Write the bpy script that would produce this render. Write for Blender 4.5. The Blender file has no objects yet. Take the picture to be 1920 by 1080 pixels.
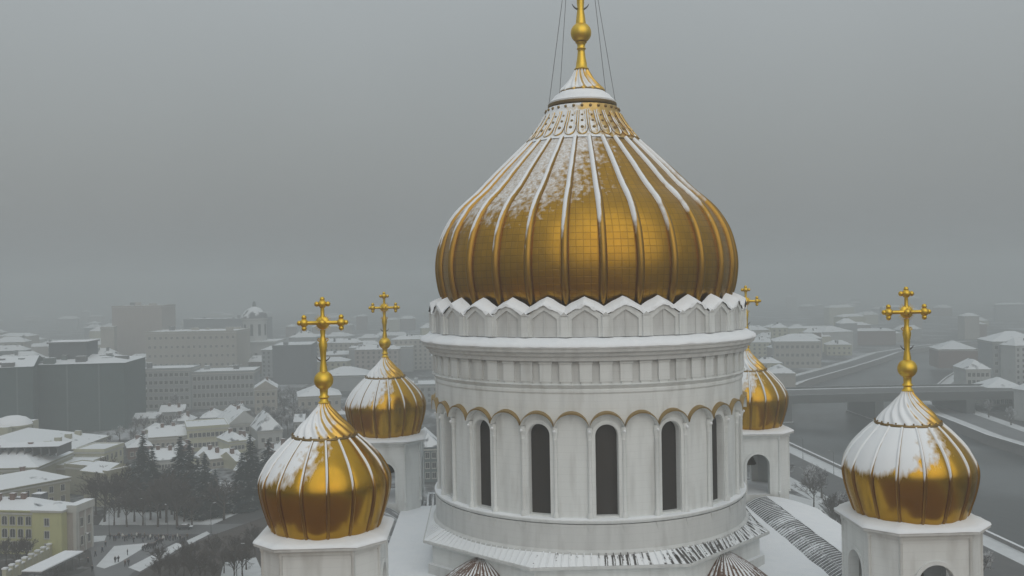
import bpy, math, random
from math import sin, cos, pi, radians, hypot, atan2
from mathutils import Vector, Matrix, noise

random.seed(7)
scene = bpy.context.scene
COL = scene.collection

# ------------------------------------------------------------------ camera
H = 72.0                      # drone height above the streets
CX, CY = -10.13, -93.94
YAW, PITCH, ROLL = 0.0304, -0.0052, -0.0172
FPX = 1779.5
fw = Vector((sin(YAW) * cos(PITCH), cos(YAW) * cos(PITCH), sin(PITCH)))
rt = Vector((cos(YAW), -sin(YAW), 0))
up = rt.cross(fw)
rc = rt * cos(ROLL) + up * sin(ROLL)
uc = up * cos(ROLL) - rt * sin(ROLL)
cam = bpy.data.cameras.new('camera')
cam.lens = 36 * FPX / 1920
cam.clip_end = 12000
co = bpy.data.objects.new('camera', cam)
COL.objects.link(co)
m = Matrix((rc, uc, -fw)).transposed().to_4x4()
m.translation = Vector((CX, CY, H))
co.matrix_world = m
scene.camera = co


def G(px, py, z=0.0):
    """point of the street level (or height z) seen at a place of the photograph"""
    d = fw * FPX + rc * (px - 960) - uc * (py - 540)
    t = (z - H) / d.z
    return (CX + d.x * t, CY + d.y * t)


# ------------------------------------------------------------------ world: overcast snow sky
SUN_EL, SUN_AZ = radians(27), radians(166)   # azimuth clockwise from +Y: behind the camera
world = bpy.data.worlds.new('World')
scene.world = world
world.use_nodes = True
wn, wl = world.node_tree.nodes, world.node_tree.links
wn.clear()
sky = wn.new('ShaderNodeTexSky')
sky.sky_type = 'NISHITA'
sky.sun_disc = False
sky.sun_elevation = SUN_EL
sky.sun_rotation = SUN_AZ
sky.air_density = 2.0
sky.dust_density = 6.0
tc = wn.new('ShaderNodeTexCoord')
sx = wn.new('ShaderNodeSeparateXYZ')
wl.new(tc.outputs['Generated'], sx.inputs[0])
ramp = wn.new('ShaderNodeMapRange')
ramp.inputs['From Min'].default_value = 0.0
ramp.inputs['From Max'].default_value = 1.0
ramp.inputs['To Min'].default_value = 2.1
ramp.inputs['To Max'].default_value = 7.3
wl.new(sx.outputs['Z'], ramp.inputs['Value'])
nz = wn.new('ShaderNodeTexNoise')
nz.inputs['Scale'].default_value = 2.2
nz.inputs['Detail'].default_value = 3
wl.new(tc.outputs['Generated'], nz.inputs['Vector'])
nm = wn.new('ShaderNodeMapRange')
nm.inputs['To Min'].default_value = 0.9
nm.inputs['To Max'].default_value = 1.1
wl.new(nz.outputs['Fac'], nm.inputs['Value'])
mu = wn.new('ShaderNodeMath')
mu.operation = 'MULTIPLY'
wl.new(ramp.outputs[0], mu.inputs[0])
wl.new(nm.outputs[0], mu.inputs[1])
tint = wn.new('ShaderNodeVectorMath')
tint.operation = 'SCALE'
tint.inputs[0].default_value = (0.93, 1.0, 1.04)
wl.new(mu.outputs[0], tint.inputs['Scale'])
mx = wn.new('ShaderNodeMix')
mx.data_type = 'RGBA'
mx.inputs['Factor'].default_value = 0.93
wl.new(sky.outputs[0], mx.inputs['A'])
wl.new(tint.outputs[0], mx.inputs['B'])
bg = wn.new('ShaderNodeBackground')
bg.inputs['Strength'].default_value = 0.1
wl.new(mx.outputs['Result'], bg.inputs['Color'])
wo = wn.new('ShaderNodeOutputWorld')
wl.new(bg.outputs[0], wo.inputs['Surface'])

sun = bpy.data.lights.new('sun', 'SUN')
sun.energy = 0.95
sun.angle = radians(80)
sun.color = (1.0, 0.97, 0.93)
so = bpy.data.objects.new('sun', sun)
COL.objects.link(so)
sd = Vector((sin(SUN_AZ) * cos(SUN_EL), cos(SUN_AZ) * cos(SUN_EL), sin(SUN_EL)))
so.rotation_euler = sd.to_track_quat('Z', 'Y').to_euler()

scene.view_settings.view_transform = 'Standard'
scene.view_settings.look = 'None'
scene.view_settings.exposure = 0.2
scene.view_settings.gamma = 1.0
scene.cycles.volume_bounces = 2
scene.cycles.max_bounces = 8


# ------------------------------------------------------------------ materials
def newmat(name):
    m = bpy.data.materials.new(name)
    m.use_nodes = True
    nt = m.node_tree
    b = nt.nodes['Principled BSDF']
    return m, nt, b


def N(nt, t, **kw):
    n = nt.nodes.new(t)
    for k, v in kw.items():
        if k in n.inputs:
            n.inputs[k].default_value = v
        else:
            setattr(n, k, v)
    return n


def pos(nt):
    return N(nt, 'ShaderNodeNewGeometry').outputs['Position']


def noise_of(nt, scale, detail=4, vec=None, mul=None):
    n = N(nt, 'ShaderNodeTexNoise')
    n.inputs['Scale'].default_value = scale
    n.inputs['Detail'].default_value = detail
    v = vec or pos(nt)
    if mul:
        mm = N(nt, 'ShaderNodeVectorMath', operation='MULTIPLY')
        nt.links.new(v, mm.inputs[0])
        mm.inputs[1].default_value = mul
        v = mm.outputs[0]
    nt.links.new(v, n.inputs['Vector'])
    return n.outputs['Fac']


def mapr(nt, src, a, b, c=0.0, d=1.0):
    n = N(nt, 'ShaderNodeMapRange')
    for k, v in (('From Min', a), ('From Max', b), ('To Min', c), ('To Max', d)):
        n.inputs[k].default_value = v
    nt.links.new(src, n.inputs['Value'])
    return n.outputs[0]


def math2(nt, op, a, b=None):
    n = N(nt, 'ShaderNodeMath', operation=op)
    for i, v in enumerate((a, b)):
        if v is None:
            continue
        if isinstance(v, (int, float)):
            n.inputs[i].default_value = v
        else:
            nt.links.new(v, n.inputs[i])
    return n.outputs[0]


def mixc(nt, f, a, b):
    n = N(nt, 'ShaderNodeMix', data_type='RGBA')
    if isinstance(f, (int, float)):
        n.inputs['Factor'].default_value = f
    else:
        nt.links.new(f, n.inputs['Factor'])
    for k, v in (('A', a), ('B', b)):
        if isinstance(v, tuple):
            n.inputs[k].default_value = (*v, 1)
        else:
            nt.links.new(v, n.inputs[k])
    return n.outputs['Result']


def bump(nt, b, h, strength=0.3, dist=0.05):
    n = N(nt, 'ShaderNodeBump')
    n.inputs['Strength'].default_value = strength
    n.inputs['Distance'].default_value = dist
    nt.links.new(h, n.inputs['Height'])
    nt.links.new(n.outputs[0], b.inputs['Normal'])


SNOWC = (0.80, 0.825, 0.845)


def mat_snow():
    m, nt, b = newmat('snow')
    f = noise_of(nt, 0.8, 5)
    nt.links.new(mixc(nt, f, (0.74, 0.77, 0.80), (0.84, 0.85, 0.86)), b.inputs['Base Color'])
    b.inputs['Roughness'].default_value = 0.9
    bump(nt, b, noise_of(nt, 1.7, 5), 0.5, 0.12)
    return m


def mat_plain(name, col, var=0.12, rough=0.8, scale=1.0, streak=None, metal=0.0, dirt=None, courses=False):
    m, nt, b = newmat(name)
    lo = tuple(c * (1 - var) for c in col)
    hi = tuple(min(1, c * (1 + var)) for c in col)
    c = mixc(nt, noise_of(nt, scale, 5, mul=streak), lo, hi)
    if courses:
        sz_ = N(nt, 'ShaderNodeSeparateXYZ')
        nt.links.new(pos(nt), sz_.inputs[0])
        ln = mapr(nt, math2(nt, 'ABSOLUTE', math2(nt, 'SUBTRACT', math2(nt, 'FRACT', math2(nt, 'DIVIDE', sz_.outputs['Z'], 0.62)), 0.5)), 0.46, 0.49, 0, 0.16)
        c = mixc(nt, ln, c, tuple(x_ * 0.45 for x_ in col))
        c = mixc(nt, mapr(nt, noise_of(nt, 1.3, 6, mul=(1, 1, 0.12)), 0.5, 0.8, 0, 0.45), c, tuple(x_ * 0.62 for x_ in col))
    if dirt:
        f = mapr(nt, noise_of(nt, 0.9, 5, mul=(1, 1, 0.22)), 0.52, 0.75, 0, 0.5)
        c = mixc(nt, f, c, dirt)
    nt.links.new(c, b.inputs['Base Color'])
    b.inputs['Roughness'].default_value = rough
    b.inputs['Metallic'].default_value = metal
    bump(nt, b, noise_of(nt, scale * 6, 3), 0.15, 0.03)
    return m


def windsnow(nt, thr, soft, amp, nscale, wind=(-0.52, -0.25, 0.80), mul=None, zfade=None):
    """0..1 snow cover: where the surface faces up and into the wind, broken by noise"""
    g = N(nt, 'ShaderNodeNewGeometry')
    d = N(nt, 'ShaderNodeVectorMath', operation='DOT_PRODUCT')
    nt.links.new(g.outputs['Normal'], d.inputs[0])
    v = Vector(wind).normalized()
    d.inputs[1].default_value = tuple(v)
    n = noise_of(nt, nscale, 6, mul=mul)
    s = math2(nt, 'ADD', d.outputs['Value'], mapr(nt, n, 0.25, 0.75, -amp, amp))
    if zfade:      # more snow settles higher up, where the metal is coldest
        z = N(nt, 'ShaderNodeSeparateXYZ')
        nt.links.new(g.outputs['Position'], z.inputs[0])
        s = math2(nt, 'ADD', s, mapr(nt, z.outputs['Z'], zfade[0], zfade[1], zfade[2], zfade[3]))
    return mapr(nt, s, thr - soft, thr + soft)


def mat_gold(name, col, thr=None, soft=0.06, amp=0.15, nscale=1.2, rough=0.3, mul=None, zfade=None, tiles=False, metal=1.0):
    m, nt, b = newmat(name)
    lo = tuple(c * 0.72 for c in col)
    c = mixc(nt, noise_of(nt, 1.6, 4, mul=(1, 1, 0.5)), lo, col)
    b.inputs['Roughness'].default_value = rough
    b.inputs['Metallic'].default_value = metal
    if tiles:
        a = N(nt, 'ShaderNodeAttribute', attribute_name='sheet')
        br = N(nt, 'ShaderNodeTexBrick')
        br.offset = 0.0
        br.inputs['Scale'].default_value = 1.0
        br.inputs['Brick Width'].default_value = 0.62
        br.inputs['Row Height'].default_value = 0.62
        br.inputs['Mortar Size'].default_value = 0.035
        br.inputs['Mortar Smooth'].default_value = 0.4
        br.inputs['Color1'].default_value = (1, 1, 1, 1)
        br.inputs['Color2'].default_value = (0.72, 0.72, 0.72, 1)
        br.inputs['Mortar'].default_value = (0.25, 0.25, 0.25, 1)
        nt.links.new(a.outputs['Vector'], br.inputs['Vector'])
        mm = N(nt, 'ShaderNodeMix', data_type='RGBA', blend_type='MULTIPLY')
        mm.inputs['Factor'].default_value = 0.45
        nt.links.new(c, mm.inputs['A'])
        nt.links.new(br.outputs['Color'], mm.inputs['B'])
        c = mm.outputs['Result']
        bump(nt, b, br.outputs['Color'], 0.35, 0.05)
    if thr is not None:
        f = windsnow(nt, thr, soft, amp, nscale, mul=mul, zfade=zfade)
        if tiles:
            f = math2(nt, 'MULTIPLY', f, mapr(nt, noise_of(nt, 5.0, 4), 0.3, 0.7, 0.45, 0.95))
        c = mixc(nt, f, c, SNOWC)
        nt.links.new(mapr(nt, f, 0, 1, metal, 0), b.inputs['Metallic'])
        nt.links.new(mapr(nt, f, 0, 1, rough, 0.9), b.inputs['Roughness'])
    nt.links.new(c, b.inputs['Base Color'])
    return m


def mat_seamroof(name, metal_col, pitch, cover, nscale=0.5, lee=False):
    """snow on a standing-seam roof: attribute 'run' holds metres along the eave"""
    m, nt, b = newmat(name)
    a = N(nt, 'ShaderNodeAttribute', attribute_name='run')
    s = N(nt, 'ShaderNodeSeparateXYZ')
    nt.links.new(a.outputs['Vector'], s.inputs[0])
    q = math2(nt, 'DIVIDE', s.outputs['X'], pitch)
    w = math2(nt, 'ABSOLUTE', math2(nt, 'SUBTRACT', math2(nt, 'FRACT', q), 0.5))
    wn_ = N(nt, 'ShaderNodeTexWhiteNoise', noise_dimensions='1D')
    nt.links.new(math2(nt, 'FLOOR', q), wn_.inputs['W'])
    n1 = noise_of(nt, nscale, 5)
    n2 = noise_of(nt, 5.0, 4)
    v = math2(nt, 'ADD', math2(nt, 'MULTIPLY', wn_.outputs['Value'], 1.1), math2(nt, 'ADD', mapr(nt, n1, 0.3, 0.7, -1.4, 1.4), mapr(nt, n2, 0.3, 0.7, -0.5, 0.5)))
    if lee:      # the lee side keeps less snow
        sp_ = N(nt, 'ShaderNodeSeparateXYZ')
        nt.links.new(pos(nt), sp_.inputs[0])
        v = math2(nt, 'ADD', v, mapr(nt, sp_.outputs['X'], -9, 0, -1.8, 0.1))
    stripe = mapr(nt, math2(nt, 'ADD', w, mapr(nt, n2, 0.3, 0.7, -0.06, 0.06)), 0.20, 0.30, 1, 0)
    m1 = mapr(nt, v, cover - 0.15, cover + 0.2)
    m2 = mapr(nt, v, cover + 1.4, cover + 1.8)
    f = math2(nt, 'MAXIMUM', math2(nt, 'MULTIPLY', stripe, m1), m2)          # 1 = bare metal
    nt.links.new(mixc(nt, f, SNOWC, metal_col), b.inputs['Base Color'])
    nt.links.new(mapr(nt, f, 0, 1, 0.9, 0.5), b.inputs['Roughness'])
    bump(nt, b, w, 0.4, 0.06)
    return m


M = {}
M['snow'] = mat_snow()
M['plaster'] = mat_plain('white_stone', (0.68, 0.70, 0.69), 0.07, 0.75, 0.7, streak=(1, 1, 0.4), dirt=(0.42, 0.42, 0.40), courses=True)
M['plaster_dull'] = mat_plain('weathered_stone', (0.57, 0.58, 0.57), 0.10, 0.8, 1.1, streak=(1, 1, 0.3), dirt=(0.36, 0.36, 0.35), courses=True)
GOLD = (0.50, 0.285, 0.026)
M['gold'] = mat_gold('gilding', (0.82, 0.55, 0.07), rough=0.42)
M['gold_main'] = mat_gold('main_dome_gilding', (0.46, 0.25, 0.025), thr=0.86, soft=0.09, amp=0.16, nscale=2.2, rough=0.33, mul=(1, 1, 0.8), zfade=(H - 3, H + 14, -0.35, 0.17), tiles=True)
M['rib_main'] = mat_gold('main_rib_gilding', (0.38, 0.215, 0.035), thr=0.56, soft=0.08, amp=0.12, nscale=0.8, rough=0.35, zfade=(H - 3, H + 12, -0.45, 0.12))
for nm_, th_ in (('gold_small', 0.77), ('gold_small_snowy', 0.67)):
    M[nm_] = mat_gold('cupola_gilding', GOLD, thr=th_, soft=0.09, amp=0.13, nscale=1.0, rough=0.26, mul=(2.6, 2.6, 0.35))
M['rib_small'] = mat_gold('cupola_rib_gilding', (0.36, 0.20, 0.035), thr=0.30, soft=0.07, amp=0.10, nscale=1.3, rough=0.35, zfade=(H - 16.2, H - 13.2, -0.75, 0.12))
M['gold_cap'] = mat_gold('cap_gilding', (0.72, 0.45, 0.10), thr=0.60, soft=0.07, amp=0.12, nscale=1.6, rough=0.35)
M['gold_collar'] = mat_gold('collar_gilding', (0.62, 0.42, 0.15), thr=0.62, soft=0.08, amp=0.2, nscale=1.8, rough=0.45)
M['gold_dark'] = mat_gold('tarnished_gilding', (0.32, 0.22, 0.09), rough=0.5)
M['hood'] = mat_gold('arch_hood_gilding', (0.42, 0.30, 0.13), rough=0.5, metal=0.7)
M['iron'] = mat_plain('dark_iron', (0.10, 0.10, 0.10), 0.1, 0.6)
M['glass'] = mat_plain('dark_window_glass', (0.032, 0.028, 0.025), 0.3, 0.5, 0.6, streak=(1, 1, 0.25))
M['bar'] = mat_plain('dark_bars', (0.075, 0.07, 0.065), 0.1, 0.5)
M['dark'] = mat_plain('dark_interior', (0.05, 0.05, 0.05), 0.1, 0.9)
M['skirt'] = mat_seamroof('skirt_roof_sheet', (0.07, 0.065, 0.06), 0.62, 0.40, 0.30, lee=True)
M['armroof'] = mat_seamroof('wing_roof_sheet', (0.16, 0.165, 0.17), 0.62, 0.05, 0.25)
M['fan'] = mat_seamroof('fan_roof_sheet', (0.12, 0.065, 0.04), 0.9, -0.7, 0.5)
M['bronze'] = mat_plain('bell_bronze', (0.10, 0.085, 0.06), 0.15, 0.5, metal=0.6)


# ------------------------------------------------------------------ mesh helpers
class MB:
    def __init__(self):
        self.v, self.f, self.mi, self.mats, self.at = [], [], [], [], {}

    def _m(self, mat):
        if mat not in self.mats:
            self.mats.append(mat)
        return self.mats.index(mat)

    def verts(self, vs):
        b = len(self.v)
        self.v.extend(vs)
        return b

    def face(self, idx, mat):
        self.f.append(tuple(idx))
        self.mi.append(self._m(mat))

    def quad(self, a, b, c, d, mat):
        k = self.verts([a, b, c, d])
        self.face((k, k + 1, k + 2, k + 3), mat)

    def grid(self, rows, mat, close=False):
        n = len(rows[0])
        base = [self.verts(r) for r in rows]
        for i in range(len(rows) - 1):
            for j in range(n if close else n - 1):
                j2 = (j + 1) % n
                self.face((base[i] + j, base[i] + j2, base[i + 1] + j2, base[i + 1] + j), mat)
        return base

    def box(self, x0, y0, z0, x1, y1, z1, mat, top=None, T=None):
        P = [(x0, y0, z0), (x1, y0, z0), (x1, y1, z0), (x0, y1, z0), (x0, y0, z1), (x1, y0, z1), (x1, y1, z1), (x0, y1, z1)]
        if T:
            P = [T(p) for p in P]
        k = self.verts(P)
        for q in ((3, 2, 1, 0), (0, 1, 5, 4), (1, 2, 6, 5), (2, 3, 7, 6), (3, 0, 4, 7)):
            self.face([k + i for i in q], mat)
        self.face([k + i for i in (4, 5, 6, 7)], top or mat)

    def prism(self, pts, z0, z1, mat, top=None, bottom=False):
        n = len(pts)
        a = self.verts([(x, y, z0) for x, y in pts])
        b = self.verts([(x, y, z1) for x, y in pts])
        for i in range(n):
            j = (i + 1) % n
            self.face((a + i, a + j, b + j, b + i), mat)
        self.face([b + i for i in range(n)], top or mat)
        if bottom:
            self.face([a + n - 1 - i for i in range(n)], mat)

    def lathe(self, prof, seg, mat, a0=0.0, a1=2 * pi, fn=None, c=(0, 0)):
        """prof bottom to top"""
        full = abs(a1 - a0 - 2 * pi) < 1e-6
        rows = []
        for r, z in prof:
            row = []
            for j in range(seg if full else seg + 1):
                a = a0 + (a1 - a0) * j / seg
                rr, zz = (r, z) if fn is None else fn(r, z, a)
                row.append((c[0] + rr * sin(a), c[1] - rr * cos(a), zz))
            rows.append(row)
        return self.grid(rows, mat, close=full)

    def tube(self, pts, rad, mat, n=8, cap=True):
        rows = []
        pts = [Vector(p) for p in pts]
        ref = Vector((0, 0, 1))
        for i, p in enumerate(pts):
            t = (pts[min(i + 1, len(pts) - 1)] - pts[max(i - 1, 0)]).normalized()
            u = t.cross(ref)
            if u.length < 1e-3:
                u = t.cross(Vector((0, 1, 0)))
            u.normalize()
            w = t.cross(u)
            r = rad[i] if isinstance(rad, (list, tuple)) else rad
            rows.append([tuple(p + u * (r * cos(2 * pi * k / n)) + w * (r * sin(2 * pi * k / n))) for k in range(n)])
        b = self.grid(rows, mat, close=True)
        if cap:
            self.face([b[0] + n - 1 - k for k in range(n)], mat)
            self.face([b[-1] + k for k in range(n)], mat)

    def ball(self, c, r, mat, n=12, sz=1.0):
        rows = []
        for i in range(n // 2 + 1):
            ph = -pi / 2 + pi * i / (n // 2)
            rr = max(r * cos(ph), 1e-4)
            rows.append([(c[0] + rr * cos(2 * pi * j / n), c[1] + rr * sin(2 * pi * j / n), c[2] + r * sz * sin(ph)) for j in range(n)])
        self.grid(rows, mat, close=True)

    def build(self, name, parent=None, smooth=None, loc=None, fix=True):
        me = bpy.data.meshes.new(name)
        me.from_pydata([tuple(v) for v in self.v], [], self.f)
        for m_ in self.mats:
            me.materials.append(M[m_] if isinstance(m_, str) else m_)
        me.polygons.foreach_set('material_index', self.mi)
        for k, vals in self.at.items():
            a = me.attributes.new(k, 'FLOAT_VECTOR', 'POINT')
            a.data.foreach_set('vector', [c for v in vals for c in v])
        if fix:
            import bmesh
            bm = bmesh.new()
            bm.from_mesh(me)
            bmesh.ops.recalc_face_normals(bm, faces=bm.faces)
            bm.to_mesh(me)
            bm.free()
        if smooth is not None:
            me.shade_smooth()
            me.set_sharp_from_angle(angle=radians(smooth))
        me.validate()
        o = bpy.data.objects.new(name, me)
        COL.objects.link(o)
        if parent is not None:
            o.parent = parent
        if loc is not None:
            o.location = loc
        return o


def empty(name, loc, rz=0.0, parent=None):
    o = bpy.data.objects.new(name, None)
    COL.objects.link(o)
    o.location = loc
    o.rotation_euler = (0, 0, rz)
    if parent:
        o.parent = parent
    return o


def tag(o, label=None, cat=None, group=None, kind=None):
    if label:
        o['label'] = label
    if cat:
        o['category'] = cat
    if group:
        o['group'] = group
    if kind:
        o['kind'] = kind
    return o


def dup(o, parent=None, loc=None, rz=None):
    c = o.copy()
    COL.objects.link(c)
    if parent is not None:
        c.parent = parent
    if loc is not None:
        c.location = loc
    if rz is not None:
        c.rotation_euler = (0, 0, rz)
    for ch in list(o.children):
        dup(ch, c)
    return c


def spline(pts, n):
    """Catmull-Rom through (r, z) points"""
    out = []
    P = [pts[0]] + list(pts) + [pts[-1]]
    for i in range(1, len(P) - 2):
        p0, p1, p2, p3 = P[i - 1], P[i], P[i + 1], P[i + 2]
        for k in range(n):
            t = k / n
            out.append(tuple(0.5 * ((2 * p1[q]) + (-p0[q] + p2[q]) * t + (2 * p0[q] - 5 * p1[q] + 4 * p2[q] - p3[q]) * t * t + (-p0[q] + 3 * p1[q] - 3 * p2[q] + p3[q]) * t ** 3) for q in range(2)))
    out.append(tuple(pts[-1]))
    return out


def pol(a, r, z):
    return (r * sin(a), -r * cos(a), z)


# ================================================================== THE CATHEDRAL (local z = height above the camera, empty sits on the ground)
cath = empty('cathedral', (0, 0, 0))
tag(cath, 'white stone cathedral with five gilded onion domes dusted with snow', 'cathedral')


def Z(z):
    return z + H


# ---------------------------------------------------------------- main dome
s = 18.94
mp = [(575, 258), (560, 264), (535, 272), (500, 276), (466, 272), (432, 261), (397, 238), (363, 201), (329, 168), (294, 132), (272, 109)]
prof = [(r / 18.83 / 1.0125, Z((528.3 - y) / s)) for y, r in mp]
prof = spline(prof, 5)
NR = 28
PH = 0.0


def gore(n, ph, b):
    def fn(r, z, a):
        k = abs(cos(n * (a - ph) / 2)) if False else abs(sin(n * (a - ph) / 2))
        return r * (1 + b * (k - 0.5)), z
    return fn


def ribbed_shell(prof, n, sub, mat, b, name, parent, tile=True, scallop=0.0):
    mb = MB()
    seg = n * sub
    rows, uv = [], []
    L = 0.0
    zb = prof[0][1]
    for i, (r, z) in enumerate(prof):
        if i:
            L += hypot(r - prof[i - 1][0], z - prof[i - 1][1])
        row = []
        for j in range(seg):
            a = 2 * pi * j / seg
            k = abs(sin(n * a / 2))
            rr = r * (1 + b * (k ** 0.7 - 0.6))
            zz = z - scallop * k * max(0, 1 - (z - zb) / 1.5)
            row.append((rr * sin(a), -rr * cos(a), zz))
            u = ((j % sub) / sub) * 2 * pi * prof[0][0] / n
            u = ((j % sub) - sub / 2) / sub * 2 * pi * max(r, 1) / n
            uv.append((u + 5.0, L, 0))
        rows.append(row)
    mb.grid(rows, mat, close=True)
    mb.at['sheet'] = uv
    # duplicate-free: the seam lies under the ribs
    return mb.build(name, parent, smooth=50)


def rib_mesh(prof, w, h, mat, name, parent, bow=1.0):
    """a raised cord along the profile at azimuth 0"""
    mb = MB()
    rows = []
    n = len(prof)
    for i, (r, z) in enumerate(prof):
        a, b = prof[max(i - 1, 0)], prof[min(i + 1, n - 1)]
        tr, tz = b[0] - a[0], b[1] - a[1]
        l = hypot(tr, tz)
        nr, nz_ = tz / l, -tr / l
        sc = min(1.0, 0.45 + 0.55 * r / max(p[0] for p in prof))
        row = []
        for k in range(9):
            t = -pi / 2 + pi * k / 8
            x = w * sc * sin(t)
            d = h * sc * cos(t) - 0.04
            row.append((x, -(r + nr * d), z + nz_ * d))
        rows.append(row)
    mb.grid(rows, mat)
    return mb.build(name, parent, smooth=60)


md = ribbed_shell(prof, NR, 12, 'gold_main', 0.008, 'main_dome', cath)
rib0 = rib_mesh([(r * 0.998, z) for r, z in prof], 0.36, 0.44, 'rib_main', 'rib', md)
for k in range(1, NR):
    dup(rib0, md, rz=2 * pi * k / NR)

# upper collar: petal band, ring, cap, finial
cp = [(272, 109), (262, 100), (245, 87), (232, 78), (215, 69), (204, 65)]
cprof = spline([(r / 19.0 + 0.04, Z((528.3 - y) / s)) for y, r in cp], 5)
mb = MB()
mb.lathe(cprof, 112, 'gold_collar', fn=lambda r, z, a: (r * (1 + 0.012 * abs(sin(14 * a)) ** 0.5), z))
col = mb.build('petal_collar', cath, smooth=50)
zt, zb_ = cprof[-1][1], cprof[0][1]


def collar_r(z):
    for (r1, z1), (r2, z2) in zip(cprof, cprof[1:]):
        if z1 <= z <= z2:
            return r1 + (r2 - r1) * (z - z1) / (z2 - z1)
    return cprof[0][0] if z < cprof[0][1] else cprof[-1][0]


def petal():
    """one hanging leaf: a U-shaped roll with two beads, laid on the collar at gore centre"""
    mb = MB()
    z0 = zb_ + 0.30
    pts = []
    for k in range(15):
        t = -1 + 2 * k / 14
        zz = z0 + 0.62 * (1 - (1 - t * t) ** 0.5) + (0 if abs(t) < 1 else 0)
        r = collar_r(zz) + 0.10
        pts.append((r * sin(t * pi / NR * 0.78), -r * cos(t * pi / NR * 0.78), zz))
    left = []
    for sgn in (-1, 1):
        arm = []
        for k in range(7):
            zz = z0 + 0.62 + 1.9 * k / 6
            r = collar_r(zz) + 0.10
            arm.append((r * sin(sgn * pi / NR * 0.78), -r * cos(pi / NR * 0.78), zz))
        left.append(arm)
    full = left[0][::-1] + pts[1:-1] + left[1]
    mb.tube(full, 0.10, 'gold_collar', 6)
    for zz, rr in ((z0 + 0.75, 0.17), (z0 + 1.45, 0.14), (z0 + 2.05, 0.11)):
        r = collar_r(zz) + 0.05
        mb.ball((0, -r, zz), rr, 'gold_dark', 8)
    return mb.build('petal', col, smooth=60)


pt = petal()
pt.rotation_euler = (0, 0, pi / NR)
for k in range(1, NR):
    dup(pt, col, rz=2 * pi * (k + 0.5) / NR)
# row of small dark lugs under the ring
mb = MB()
mb.ball(pol(0, collar_r(zt - 0.25) + 0.08, zt - 0.25), 0.15, 'gold_dark', 8)
stud = mb.build('stud', col, smooth=60)
for k in range(NR):
    if k:
        stud = dup(stud, col)
    stud.rotation_euler = (0, 0, 2 * pi * (k + 0.5) / NR)

mb = MB()
R1 = 63 / 18.9
zr = Z((528.3 - 204) / s)
mb.lathe([(R1 - 0.35, zr - 0.1), (R1 - 0.05, zr + 0.02), (R1 + 0.08, zr + 0.22), (R1 + 0.08, zr + 0.42), (R1 - 0.1, zr + 0.5)], 64, 'gold_dark')
mb.lathe([(R1 - 0.02, zr + 0.44), (R1 + 0.02, zr + 0.6), (R1 - 0.45, zr + 1.05), (52 / 18.9, zr + 1.25), (45 / 18.9, zr + 1.5), (42 / 18.9, zr + 1.62)], 64, 'snow')
mb.lathe([(42 / 18.9, zr + 1.58), (42.5 / 18.9, zr + 1.7), (41 / 18.9, zr + 1.78)], 64, 'gold_dark')
ring = mb.build('ring', cath, smooth=40)


def flute_cap(name, pts, n, twist, parent, amp=0.07, mat='gold_cap'):
    mb = MB()
    z0, z1 = pts[0][1], pts[-1][1]
    pr = spline(pts, 6)

    def fn(r, z, a):
        t = (z - z0) / (z1 - z0)
        return r * (1 + amp * min(1, 0.4 + 2 * t) * cos(n * (a + twist * t))), z
    mb.lathe(pr, n * 8, mat, fn=fn)
    return mb.build(name, parent, smooth=70)


capp = [(41, 176), (40, 169), (31, 160), (21, 147), (14, 134), (10, 128)]
flute_cap('cap', [(r / 18.9, Z((528.3 - y) / s)) for r, y in capp], 14, 0.5, cath, 0.10)

mb = MB()
fp = [(13, 131), (14, 129), (11, 126), (10, 118), (8, 108), (7, 98), (6.6, 94), (9, 91), (7, 88), (8, 82), (11, 79)]
mb.lathe([(r / 18.9, Z((528.3 - y) / s)) for r, y in fp], 24, 'gold')
fin = mb.build('finial', cath, smooth=50)
mb = MB()
zc = Z((528.3 - 61) / s)
mb.ball((0, 0, zc), 19.5 / 18.9, 'gold', 24)
o = mb.build('ball', fin, smooth=60)


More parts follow.
